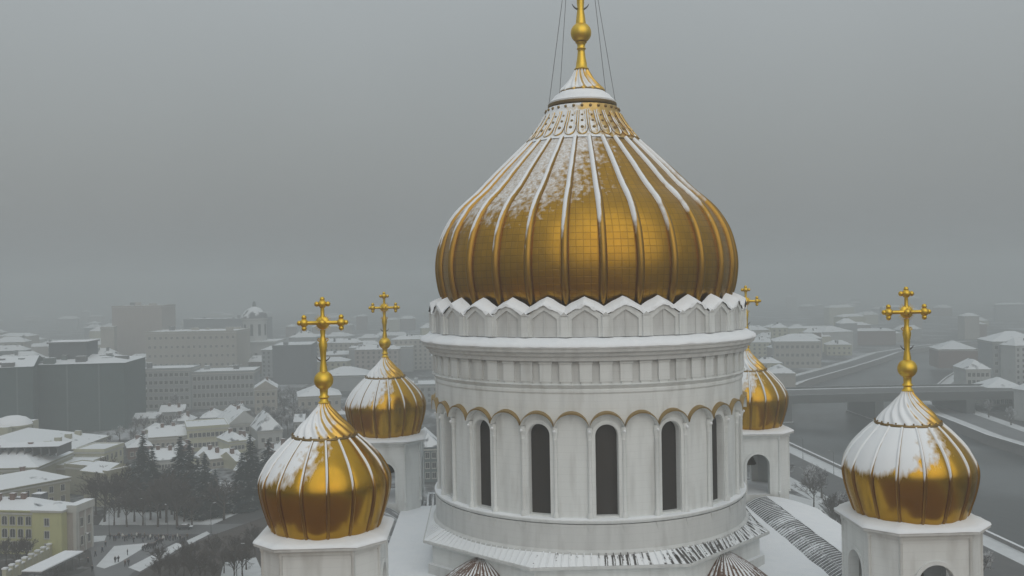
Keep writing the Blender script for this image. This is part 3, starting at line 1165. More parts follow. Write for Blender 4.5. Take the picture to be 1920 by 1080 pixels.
def cupola(x, y):
    c = empty('cupola', (x, y, 0), parent=cath)
    mb = MB()
    seg = 16 * 14
    rows = []
    zb = sprof[0][1]
    for i, (r, z) in enumerate(sprof):
        row = []
        for j in range(seg):
            a = 2 * pi * (j / seg)
            k = abs(sin(8 * (a - pi / 16)))
            drip = max(0, 1 - (z - zb) / 0.7)
            jag = noise.noise(Vector((sin(a) * 6 + x, cos(a) * 6 + y, 1)))
            rr = r * (1 + 0.022 * (k ** 0.6 - 0.6))
            zz = z - drip * (0.22 * k + 0.18 * jag)
            row.append(pol(a, rr, zz))
        rows.append(row)
    mb.grid(rows, 'gold_small_snowy' if x * y < 0 else 'gold_small', close=True)
    sh = mb.build('shell', c, smooth=60)
    # 16 cords
    pr = [(r * 0.992, z) for r, z in sprof]
    rb = rib_mesh(pr, 0.13, 0.20, 'rib_small', 'rib', c)
    rb.rotation_euler = (0, 0, pi / 16)
    for k in range(1, 16):
        dup(rb, c, rz=2 * pi * (k + 0.5) / 16)
    mb = MB()
    zz = Z(-11.28)
    mb.lathe([(2.35, zz - 0.08), (2.42, zz - 0.02), (2.46, zz + 0.06), (2.42, zz + 0.16), (2.3, zz + 0.2)], 48, 'gold_dark')
    for k in range(24):
        a = 2 * pi * k / 24
        mb.ball(pol(a, 2.38, zz + 0.27), 0.075, 'gold_dark', 6)
    mb.build('ring', c, smooth=50)
    capp = [(57, 790), (52, 783), (42, 771), (31, 760), (20, 747), (13, 739), (9.5, 732)]
    flute_cap('cap', [(r / 24.5, Z((517 - y_) / 24.5)) for r, y_ in capp], 16, 0.9, c, 0.07)
    mb = MB()
    fp = [(9, 734), (11, 731), (8, 728), (7, 724), (10, 721), (7, 717), (7.5, 708), (10, 702), (13, 699)]
    mb.lathe([(r / 24.5, Z((517 - y_) / 24.5)) for r, y_ in fp], 20, 'gold')
    mb.ball((0, 0, Z(-7.06)), 0.73, 'gold', 20)
    mb.build('finial', c, smooth=50)
    cross('cross', c, Z(-6.40), 0.985)
    return c


for x, y in ((-A, -A), (A, -A), (-A, A), (A, A)):
    belltower(x, y)
    cupola(x, y)
#CITY
# ================================================================== GROUND, RIVER, STREETS
def mat_ground():
    m, nt, b = newmat('snowy_city_ground')
    n1 = noise_of(nt, 0.022, 8)
    n2 = noise_of(nt, 0.35, 4)
    f = mapr(nt, math2(nt, 'ADD', math2(nt, 'MULTIPLY', n1, 0.7), math2(nt, 'MULTIPLY', n2, 0.3)), 0.50, 0.62)
    c = mixc(nt, f, (0.055, 0.053, 0.05), (0.42, 0.44, 0.46))
    nt.links.new(c, b.inputs['Base Color'])
    b.inputs['Roughness'].default_value = 0.9
    return m


def mat_water():
    m, nt, b = newmat('river_water')
    nt.links.new(mixc(nt, mapr(nt, noise_of(nt, 0.018, 6), 0.45, 0.62), (0.020, 0.024, 0.026), (0.085, 0.095, 0.10)), b.inputs['Base Color'])
    b.inputs['Roughness'].default_value = 0.3
    b.inputs['IOR'].default_value = 1.33
    n = noise_of(nt, 0.35, 4, mul=(1, 0.45, 1))
    bump(nt, b, n, 0.25, 0.25)
    return m


M['ground'] = mat_ground()
M['water'] = mat_water()
M['asphalt'] = mat_plain('wet_slushy_asphalt', (0.15, 0.155, 0.16), 0.35, 0.6, 0.15)
M['asphalt_dark'] = mat_plain('dark_asphalt', (0.07, 0.07, 0.07), 0.35, 0.6, 0.2)
M['verge'] = mat_plain('trodden_snow', (0.62, 0.64, 0.65), 0.22, 0.9, 0.3)
M['soil'] = mat_plain('leaf_litter', (0.060, 0.050, 0.043), 0.5, 0.95, 0.25)
M['paving'] = mat_plain('warm_bounce_brown', (0.20, 0.105, 0.05), 0.3, 0.8, 0.15)  # warm brown of the added ground that the lower gilding reflects
M['bridge_iron'] = mat_plain('bridge_iron', (0.075, 0.08, 0.08), 0.25, 0.8, 0.3)
M['granite'] = mat_plain('quay_granite', (0.20, 0.19, 0.185), 0.2, 0.8, 0.5)


def wall_mat(name, col, var=0.10):
    M[name] = mat_plain(name, col, var, 0.85, 0.25, dirt=tuple(c * 0.7 for c in col))
    return name


wall_mat('yellow_plaster', (0.46, 0.46, 0.23))
wall_mat('yellow_plaster_pale', (0.46, 0.45, 0.33))
wall_mat('ochre_stone', (0.33, 0.32, 0.24))
wall_mat('grey_plaster', (0.30, 0.315, 0.32))
wall_mat('pale_plaster', (0.42, 0.43, 0.42))
wall_mat('pink_plaster', (0.34, 0.305, 0.28))
wall_mat('warm_plaster', (0.36, 0.34, 0.30))
wall_mat('brick', (0.17, 0.11, 0.09))
wall_mat('dark_block', (0.11, 0.12, 0.13))
wall_mat('netting', (0.055, 0.085, 0.085), 0.22)
wall_mat('netting_seam', (0.13, 0.16, 0.16))
wall_mat('window_dark', (0.05, 0.055, 0.06))
wall_mat('window_trim', (0.45, 0.45, 0.42))
M['roof_dark'] = mat_plain('wet_roof_metal', (0.12, 0.125, 0.13), 0.2, 0.6)


def mat_cityroof():
    m, nt, b = newmat('city_snow_roof')
    f = windsnow(nt, 0.50, 0.12, 0.55, 0.22, wind=(-0.1, 0.0, 1))
    nt.links.new(mixc(nt, f, (0.13, 0.14, 0.15), (0.74, 0.77, 0.79)), b.inputs['Base Color'])
    b.inputs['Roughness'].default_value = 0.9
    return m


M['cityroof'] = mat_cityroof()

# river banks as stations (y, near-bank x, far-bank x)
BK = [(-3000, 150, 240), (-100, 134, 226), (80, 131, 220), (180, 128, 214), (245, 124, 212), (320, 121, 212), (400, 122, 222), (445, 138, 238), (490, 172, 268), (560, 215, 312), (645, 280, 370), (720, 335, 440), (795, 386, 520), (870, 460, 680), (930, 545, 850), (985, 700, 1250), (1030, 900, 2900), (1060, 1300, 2950)]
mb = MB()
ZW = -3.4
rows_l, rows_r = [], []
for y, a, b in BK:
    rows_l.append([(-3000, y, 0), (-800, y, 0), (-100, y, 0), (a, y, 0)])
    rows_r.append([(b, y, 0), (max(b + 20, 700), y, 0), (3000, y, 0)])
rows_l.append([(-3000, 3000, 0), (-800, 3000, 0), (-100, 3000, 0), (3000, 1075, 0)])
mb.grid(rows_l, 'ground')
mb.grid(rows_r, 'ground')
tag(mb.build('ground', fix=False), kind='structure')
mb = MB()
mb.grid([[(a, y, ZW - 1) for y, a, b in BK], [(a, y, 0) for y, a, b in BK]], 'granite')
mb.grid([[(b, y, ZW - 1) for y, a, b in BK], [(b, y, 0) for y, a, b in BK]], 'granite')
tag(mb.build('embankment', fix=False), kind='structure')
mb = MB()
mb.grid([[(a - 2, y, ZW) for y, a, b in BK], [((a + b) / 2, y, ZW) for y, a, b in BK], [(b + 2, y, ZW) for y, a, b in BK]], 'water')
tag(mb.build('river', fix=False), kind='structure')


def strip(name, off0, off1, side, z, mat, ks=None, parapet=None):
    mb = MB()
    A_, B_ = [], []
    for y, a, b in (ks or BK):
        x = a if side < 0 else b
        A_.append((x + side * off0, y, z))
        B_.append((x + side * off1, y, z))
    mb.grid([A_, B_], mat)
    return tag(mb.build(name, fix=False), kind='structure')


strip('quayside_pavement', 0.0, 7, -1, 0.02, 'verge')
strip('quayside_road', 7, 24, -1, 0.016, 'asphalt_dark')
strip('quayside_verge', 24, 31, -1, 0.02, 'verge')
strip('far_quayside_pavement', 0.0, 8, 1, 0.02, 'verge')
strip('far_quayside_road', 8, 22, 1, 0.016, 'asphalt')
strip('far_quayside_verge', 22, 28, 1, 0.02, 'verge')
for side, nm, lab in ((-1, 'parapet_wall', 'low snow-topped granite parapet along the near bank of the river'), (1, 'parapet_wall', 'low snow-topped granite parapet along the opposite bank of the river')):
    mb = MB()
    r = [[], [], [], []]
    t_ = [[], []]
    for y, a, b in BK:
        x = a if side < 0 else b
        for q, (dx, dz) in enumerate(((0.0, -0.3), (0.0, 1.1), (0.8, 1.1), (0.8, -0.3))):
            r[q].append((x + side * dx, y, dz))
        t_[0].append((x - side * 0.1, y, 1.16))
        t_[1].append((x + side * 0.9, y, 1.16))
    mb.grid(r, 'granite')
    mb.grid(t_, 'snow')
    tag(mb.build(nm, fix=False), lab, 'parapet')


def sheet(name, px, z, mat, kind='structure'):
    mb = MB()
    k = mb.verts([(*G(*p), z) for p in px])
    mb.face([k + i for i in range(len(px))], mat)
    o = mb.build(name, fix=False)
    if o.data.polygons[0].normal.z < 0:
        o.data.flip_normals()
    return tag(o, kind=kind)


sheet('cross_street', [(150, 985), (470, 982), (470, 1000), (150, 1004)], 0.008, 'asphalt')
sheet('street', [(-80, 1130), (150, 1075), (215, 1040), (480, 942), (520, 930), (520, 962), (300, 1060), (180, 1130)], 0.004, 'asphalt_dark')
sheet('square', [(180, 1090), (165, 1006), (345, 1006), (300, 1030), (230, 1090)], 0.012, 'asphalt')
for px in ([(240, 1064), (330, 1018), (347, 1022), (262, 1072)], [(350, 1014), (388, 996), (394, 1001), (355, 1021)],
           [(180, 1062), (214, 1024), (278, 1018), (262, 1032), (222, 1056), (196, 1066)],
           [(375, 982), (440, 956), (450, 961), (398, 984)], [(392, 950), (432, 942), (428, 962), (398, 964)], [(408, 905), (438, 903), (434, 925), (405, 928)],
           [(150, 1006), (200, 1004), (196, 1014), (152, 1020)], [(455, 925), (480, 915), (480, 935), (450, 945)],
           [(200, 968), (245, 965), (240, 984), (190, 985)], [(262, 970), (300, 968), (298, 984), (262, 985)], [(300, 958), (345, 955), (340, 972), (305, 972)],
           [(420, 1055), (480, 1045), (500, 1090), (410, 1095)], [(255, 760), (290, 757), (295, 772), (250, 775)], [(1478, 925), (1530, 940), (1590, 1010), (1590, 1060), (1540, 1040), (1480, 985)]):
    sheet('snow_patch', px, 0.022, 'verge')
sheet('snowy_lawn', [(185, 984), (205, 952), (300, 948), (405, 940), (392, 984)], 0.014, 'verge')


sheet('planted_slope', [(262, 1075), (352, 1026), (400, 1003), (480, 975), (530, 955), (530, 1140), (200, 1140)], 0.018, 'soil')
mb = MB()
mb.quad((-230, -420, 0.03), (104, -420, 0.03), (104, 128, 0.03), (-230, 128, 0.03), 'paving')  # added unseen ground sheet, tinted so the lower domes reflect orange-brown
tag(mb.build('bounce_ground', fix=False), kind='structure')

# ================================================================== BUILDINGS
def window_mesh(w, h, style='rect'):
    mb = MB()
    t = 0.18 * min(1, w)
    mb.box(-w / 2 - t, -0.16, -t, -w / 2, 0.0, h + t, 'window_trim')
    mb.box(w / 2, -0.16, -t, w / 2 + t, 0.0, h + t, 'window_trim')
    mb.box(-w / 2, -0.16, h, w / 2, 0.0, h + t, 'window_trim')
    mb.box(-w / 2 - t, -0.26, -t * 1.6, w / 2 + t, 0.0, 0.0, 'window_trim')
    if style == 'arch':
        k = mb.verts([(-w / 2, -0.05, 0), (w / 2, -0.05, 0)] + [(w / 2 * cos(pi * i / 8), -0.05, h * 0.8 + h * 0.2 * sin(pi * i / 8)) for i in range(9)])
        mb.face([k + i for i in range(11)], 'window_dark')
    else:
        mb.quad((-w / 2, -0.05, 0), (w / 2, -0.05, 0), (w / 2, -0.05, h), (-w / 2, -0.05, h), 'window_dark')
    mb.box(-0.04, -0.1, 0, 0.04, -0.05, h, 'window_trim')
    return mb


WM = {}


def add_windows(par, W, x0, x1, z0, z1, cols, rows, w, h, y=0.0, rz=0.0, origin=(0, 0), style='rect'):
    key = (round(w, 2), round(h, 2), style)
    if key not in WM:
        o = window_mesh(w, h, style).build('window', fix=True)
        WM[key] = o.data
        bpy.data.objects.remove(o)
    for r in range(rows):
        for c in range(cols):
            o = bpy.data.objects.new('window', WM[key])
            COL.objects.link(o)
            o.parent = par
            u = x0 + (x1 - x0) * (c + 0.5) / cols
            zz = z0 + (z1 - z0) * (r + 0.5) / rows - h / 2
            o.location = (origin[0] + u * cos(rz), origin[1] + u * sin(rz), zz)
            o.rotation_euler = (0, 0, rz)


def block(name, label, A_, B_, ytop, depth, wall, roof='hip', rh=2.5, win=None, side=None, cat='building', group=None, cornice=True, chim=0, wallname='wall', z0=0.0, over=0.5, roofmat='cityroof'):
    """front edge runs between two places of the street plan; returns the Empty and its local frame (x along the front, y away from the viewer)"""
    a, b = Vector(G(*A_)), Vector(G(*B_))
    L = (b - a).length
    rz = atan2(b.y - a.y, b.x - a.x)
    mid = (a + b) / 2
    dist = (mid - Vector((CX, CY))).dot(Vector((sin(YAW), cos(YAW))))
    h = ((A_[1] + B_[1]) / 2 - ytop) * dist / FPX
    e = empty(name, (a.x, a.y, z0), rz)
    tag(e, label, cat, group)
    mb = MB()
    mb.box(0, 0, -0.3, L, depth, h, wall)
    mb.build(wallname, e)
    mb = MB()
    o = over
    if roof == 'flat':
        mb.box(-o * 0.5, -o * 0.5, h - 0.6, L + o * 0.5, 0.3, h + 0.5, wall)
        mb.box(-o * 0.5, depth - 0.3, h - 0.6, L + o * 0.5, depth + o * 0.5, h + 0.5, wall)
        mb.box(-o * 0.5, 0.3, h - 0.6, 0.3, depth - 0.3, h + 0.5, wall)
        mb.box(L - 0.3, 0.3, h - 0.6, L + o * 0.5, depth - 0.3, h + 0.5, wall)
        mb.quad((0.3, 0.3, h + 0.2), (L - 0.3, 0.3, h + 0.2), (L - 0.3, depth - 0.3, h + 0.2), (0.3, depth - 0.3, h + 0.2), roofmat)
        for (x0_, y0_, x1_, y1_) in ((-o * .5, -o * .5, L + o * .5, .3), (-o * .5, depth - .3, L + o * .5, depth + o * .5), (-o * .5, .3, .3, depth - .3), (L - .3, .3, L + o * .5, depth - .3)):
            mb.quad((x0_, y0_, h + 0.53), (x1_, y0_, h + 0.53), (x1_, y1_, h + 0.53), (x0_, y1_, h + 0.53), 'snow')
    else:
        x0_, x1_, y0_, y1_ = -o, L + o, -o, depth + o
        if roof == 'hip':
            ins = min(L, depth) / 2 * 0.9
            if L >= depth:
                r1, r2 = (x0_ + ins, depth / 2), (x1_ - ins, depth / 2)
            else:
                r1, r2 = (L / 2, y0_ + ins), (L / 2, y1_ - ins)
        elif roof == 'gable':      # ridge along x
            r1, r2 = (x0_, depth / 2), (x1_, depth / 2)
        else:                      # ridge runs away from the viewer
            r1, r2 = (L / 2, y0_), (L / 2, y1_)
        zt = h + rh
        k = mb.verts([(x0_, y0_, h), (x1_, y0_, h), (x1_, y1_, h), (x0_, y1_, h), (*r1, zt), (*r2, zt)])
        if roof == 'gable' or (roof == 'hip' and L >= depth):
            fs = ((0, 1, 5, 4), (1, 2, 5), (2, 3, 4, 5), (3, 0, 4))
        else:
            fs = ((0, 1, 4), (1, 2, 5, 4), (2, 3, 5), (3, 0, 4, 5))
        for f_ in fs:
            mt = roofmat
            if roof == 'gable' and len(f_) == 3 or roof == 'gable_y' and len(f_) == 3:
                mt = wall
            mb.face([k + i for i in f_], mt)
        mb.box(x0_, y0_, h - 0.35, x1_, y1_, h - 0.003, wall)
    rf = mb.build('roof', e)
    if cornice and h > 6:
        mb = MB()
        mb.box(-0.3, -0.3, h - 1.3, L + 0.3, depth + 0.3, h - 0.75, 'window_trim' if wall not in ('netting', 'dark_block') else wall)
        mb.build('cornice', e)
    if roof == 'flat' and L > 20:
        rs_ = random.Random(label)
        for i in range(int(L / 14)):
            mb = MB()
            x, y = rs_.uniform(1, L - 7), rs_.uniform(2, depth - 6)
            mb.box(x, y, h + 0.1, x + rs_.uniform(2, 6), y + rs_.uniform(2, 4), h + rs_.uniform(1.6, 3.6), rs_.choice((wall, 'roof_dark')), top='snow')
            mb.build('roof_hut', rf)
    elif wall == 'netting':
        rs_ = random.Random(label)
        for i in range(12):
            mb = MB()
            x, y = rs_.uniform(0, L - 7), rs_.uniform(0, depth * 0.5)
            mb.box(x, y, h, x + rs_.uniform(2, 7), y + rs_.uniform(2, 4), h + rs_.uniform(1.0, 4.2), rs_.choice(('roof_dark', 'netting_seam')), top='snow')
            mb.build('roof_hut', rf)
    for i in range(chim):
        mb = MB()
        x = L * (0.15 + 0.7 * (i + 0.5) / chim) + random.uniform(-1, 1)
        y = depth * random.uniform(0.3, 0.6)
        mb.box(x - 0.7, y - 0.5, h - 0.2, x + 0.7, y + 0.5, h + rh + 1.3, 'brick', top='snow')
        mb.box(x - 0.85, y - 0.65, h + rh + 1.0, x + 0.85, y + 0.65, h + rh + 1.25, 'brick', top='snow')
        mb.build('chimney', rf)
    if win:
        c, r, w, hh = win[:4]
        st = win[4] if len(win) > 4 else 'rect'
        add_windows(e, None, 0.6, L - 0.6, 0.6, h - 1.2, c, r, w, hh, style=st)
    if side:
        c, r, w, hh = side
        add_windows(e, None, 0.6, depth - 0.6, 0.6, h - 1.2, c, r, w, hh, rz=pi / 2, origin=(L, 0))
    return e, L, h


# --- yellow mansion at the lower left, its bay and porch front
e, L, h = block('mansion', 'yellow three-storey mansion with rows of dark windows beside the street', (-75, 1036), (66, 1040), 955, 10, 'yellow_plaster', 'hip', 2.4, win=(9, 3, 1.5, 2.3, 'arch'), chim=4)
mb = MB()   # projecting bay
bx0, bx1 = L + 0.02, L + 8.6
mb.box(bx0, -0.9, -0.3, bx1, 7, h - 0.3, 'yellow_plaster')
mb.box(bx0 - 0.3, -1.3, h - 0.3, bx1 + 0.5, 7.4, h + 0.25, 'window_trim', top='snow')
k = mb.verts([(bx0 - 0.3, -1.3, h + 0.28), (bx1 + 0.5, -1.3, h + 0.28), (bx1 + 0.5, 7.4, h + 0.28), (bx0 - 0.3, 7.4, h + 0.28), ((bx0 + bx1) / 2, 2.5, h + 1.8), ((bx0 + bx1) / 2, 4, h + 1.8)])
for f_ in ((0, 1, 4), (1, 2, 5, 4), (2, 3, 5), (3, 0, 4, 5)):
    mb.face([k + i for i in f_], 'cityroof')
bay = mb.build('bay', e)
add_windows(bay, None, bx0, bx1, 0.6, h - 1.2, 1, 3, 1.3, 1.9, origin=(0, -0.9))
mb = MB()   # recessed side front with pilasters towards the street
mb.box(bx1, 1.6, -0.3, bx1 + 2.6, 9.5, h - 0.8, 'pink_plaster')
mb.box(bx1 + 0.1, 1.3, h - 0.8, bx1 + 3.1, 9.8, h + 1.2, 'window_trim', top='snow')
mb.box(bx1 + 1.9, 1.35, 0, bx1 + 2.9, 1.7, h - 0.8, 'window_trim')
for i in range(3):
    mb.box(bx1 + 2.58, 1.9 + i * 3.3, 0, bx1 + 2.9, 2.7 + i * 3.3, h - 0.8, 'window_trim')
sidew = mb.build('side_front', e)
add_windows(sidew, None, 2.4, 9.2, 0.6, h - 1.5, 2, 2, 1.2, 2.3, rz=pi / 2, origin=(bx1 + 2.6, 0))
for x, y, w_, d_, hh in ((4, 3, 5, 2, 1.2), (12, 4, 4, 2, 1.0), (17, 7, 3, 3, 1.4)):
    mb = MB()
    mb.box(x, y, h, x + w_, y + d_, h + 1.4 + hh, 'roof_dark', top='snow')
    mb.build('roof_hatch', e)

# garden wall, canopy roof in front of it
def longbox(name, label, cat, P1, P2, wid, z0, z1, mat, top, grp=None):
    a, b = Vector(G(*P1)), Vector(G(*P2))
    L = (b - a).length
    e = MB()
    e.box(0, -wid / 2, z0, L, wid / 2, z1, mat, top=top)
    o = e.build(name, loc=(a.x, a.y, 0))
    o.rotation_euler = (0, 0, atan2(b.y - a.y, b.x - a.x))
    return tag(o, label, cat, grp)


gw = empty('garden_wall', (*G(10, 1092), 0), 0)
tag(gw, 'pale garden wall with snow-capped piers in front of the yellow mansion', 'wall')
a, b = Vector(G(10, 1092)), Vector(G(103, 1038))
Lw = (b - a).length
gw.rotation_euler = (0, 0, atan2(b.y - a.y, b.x - a.x))
mb = MB()
mb.box(0, -0.25, 0, Lw, 0.25, 2.4, 'yellow_plaster_pale')
mb.box(0, -0.35, 2.4, Lw, 0.35, 2.65, 'snow')
mb.build('wall', gw)
nP = 9
for i in range(nP):
    mb = MB()
    x = Lw * i / (nP - 1)
    mb.box(x - 0.5, -0.5, 0, x + 0.5, 0.5, 3.3, 'yellow_plaster_pale')
    mb.box(x - 0.6, -0.6, 3.3, x + 0.6, 0.6, 3.65, 'snow')
    mb.build('pier', gw)
cn = empty('canopy', (0, 0, 0))
tag(cn, 'long low canopy with a white snowy top and dark edge below the garden wall', 'canopy')
a, b = Vector(G(60, 1100)), Vector(G(140, 1060))
Lw = (b - a).length
cn.location = (a.x, a.y, 0)
cn.rotation_euler = (0, 0, atan2(b.y - a.y, b.x - a.x))
mb = MB()
mb.box(0, -2.6, 3.2, Lw, 2.6, 3.6, 'roof_dark')
mb.box(-0.05, -2.55, 3.6, Lw + 0.05, 2.7, 3.85, 'snow')
mb.build('roof', cn)
for i in range(6):
    for s_ in (-1, 1):
        mb = MB()
        x = Lw * (i + 0.5) / 6
        mb.box(x - 0.12, s_ * 2.3 - 0.12, 0, x + 0.12, s_ * 2.3 + 0.12, 3.2, 'iron')
        mb.build('post', cn)

# --- museum: long neoclassical block with glazed roof, round dome, portico
e, L, h = block('museum', 'museum block cut by the frame edge, with a flat lantern skylight on its snowy roof', (-120, 935), (70, 930), 878, 30, 'ochre_stone', 'hip', 5, win=(8, 2, 1.6, 2.8), cornice=True, chim=3)
mb = MB()
for i in range(12):
    mb.box(6 + i * 2.9, 9, h + 2.2, 6.3 + i * 2.9, 21, h + 5.6, 'roof_dark')
mb.box(6, 9, h + 5.4, 38.5, 21, h + 5.6, 'roof_dark')
mb.quad((6, 9.1, h + 5.65), (38.5, 9.1, h + 5.65), (38.5, 20.9, h + 5.65), (6, 20.9, h + 5.65), 'snow')
mb.build('skylight', e)
e2, L2, h2 = block('museum_wing', 'long ochre gallery block under a broad white roof with a small dome behind it', (62, 918), (200, 860), 843, 46, 'ochre_stone', 'hip', 7, win=(7, 1, 1.6, 3.0), over=1.0)
for i in range(9):
    mb = MB()
    mb.box(L2 * (i + 0.3) / 9, -0.6, 0, L2 * (i + 0.3) / 9 + 1.0, 0.02, h2 - 1.3, 'window_trim')
    mb.build('pilaster', e2)
mb = MB()
wp = Vector(G(130, 852)) - Vector((e2.location.x, e2.location.y))
rz2 = e2.rotation_euler.z
dc = (L2 * 0.70, 30)
mb.lathe([(6.6, h2 + 2), (6.6, h2 + 7.3), (7.3, h2 + 7.5), (7.3, h2 + 8.2)], 24, 'ochre_stone', c=dc)
mb.lathe([(7.3, h2 + 8.2), (6.6, h2 + 9.6), (4.8, h2 + 10.9), (2.4, h2 + 11.6), (0.05, h2 + 11.8)], 24, 'snow', c=dc)
mb.box(dc[0] - 11.5, dc[1] - 4, h2 + 2, dc[0] - 8.2, dc[1] + 4, h2 + 8.6, 'ochre_stone', top='snow')
mb.box(dc[0] + 8.2, dc[1] - 4, h2 + 2, dc[0] + 12.5, dc[1] + 4, h2 + 8.4, 'ochre_stone', top='snow')
mb.build('dome', e2, smooth=40)
for i in range(6):
    mb = MB()
    x = L2 * (0.12 + 0.14 * i)
    mb.box(x, 6, h2 + 1.2, x + 1.6, 8.4, h2 + 4.0, 'ochre_stone', top='snow')
    mb.build('dormer', e2)
e3, L3, h3 = block('portico', 'ochre columned portico with a flat snowy top among bare trees', (196, 952), (250, 938), 880, 10, 'ochre_stone', 'gable_y', 2.2, over=0.8, cornice=False)
for i in range(6):
    mb = MB()
    mb.lathe([(0.75, 0), (0.7, 0.6), (0.58, 1.0), (0.5, h3 - 1.6), (0.8, h3 - 0.9), (0.8, h3 - 0.4)], 12, 'yellow_plaster_pale', c=(0.9 + (L3 - 1.8) * i / 5, -1.3))
    mb.build('column', e3, smooth=50)
mb = MB()
mb.box(-0.4, -2.2, h3 - 0.4, L3 + 0.4, 0.1, h3 + 0.8, 'ochre_stone', top='snow')
mb.build('entablature', e3)

# --- dark netted building
e, L, h = block('netted_building', 'big dark building wrapped in grey-green scaffold netting under snowy roofs', (60, 812), (236, 806), 682, 40, 'netting', 'hip', 3.5, cornice=False, wallname='netting')
for x in (0.38, 0.72):
    mb = MB()
    mb.box(L * x - 0.35, -0.15, 0, L * x + 0.35, 0.05, h - 0.5, 'netting_seam')
    mb.build('netting_seam', e)
mb = MB()
mb.box(L * 0.12, 10, h + 1, L * 0.52, 30, h + 10, 'dark_block', top='snow')
mb.box(L * 0.10, 9.5, h + 10, L * 0.54, 30.5, h + 10.8, 'roof_dark', top='snow')
mb.build('upper_storey', e)
e, L, h = block('netted_building', 'dark netted building cut off by the frame edge, beside the one with an upper storey', (-90, 832), (64, 822), 690, 45, 'netting', 'gable', 4, cornice=False, wallname='netting')
for x in (0.3, 0.8):
    mb = MB()
    mb.box(L * x - 0.3, -0.15, 0, L * x + 0.3, 0.05, h - 0.5, 'netting_seam')
    mb.build('netting_seam', e)

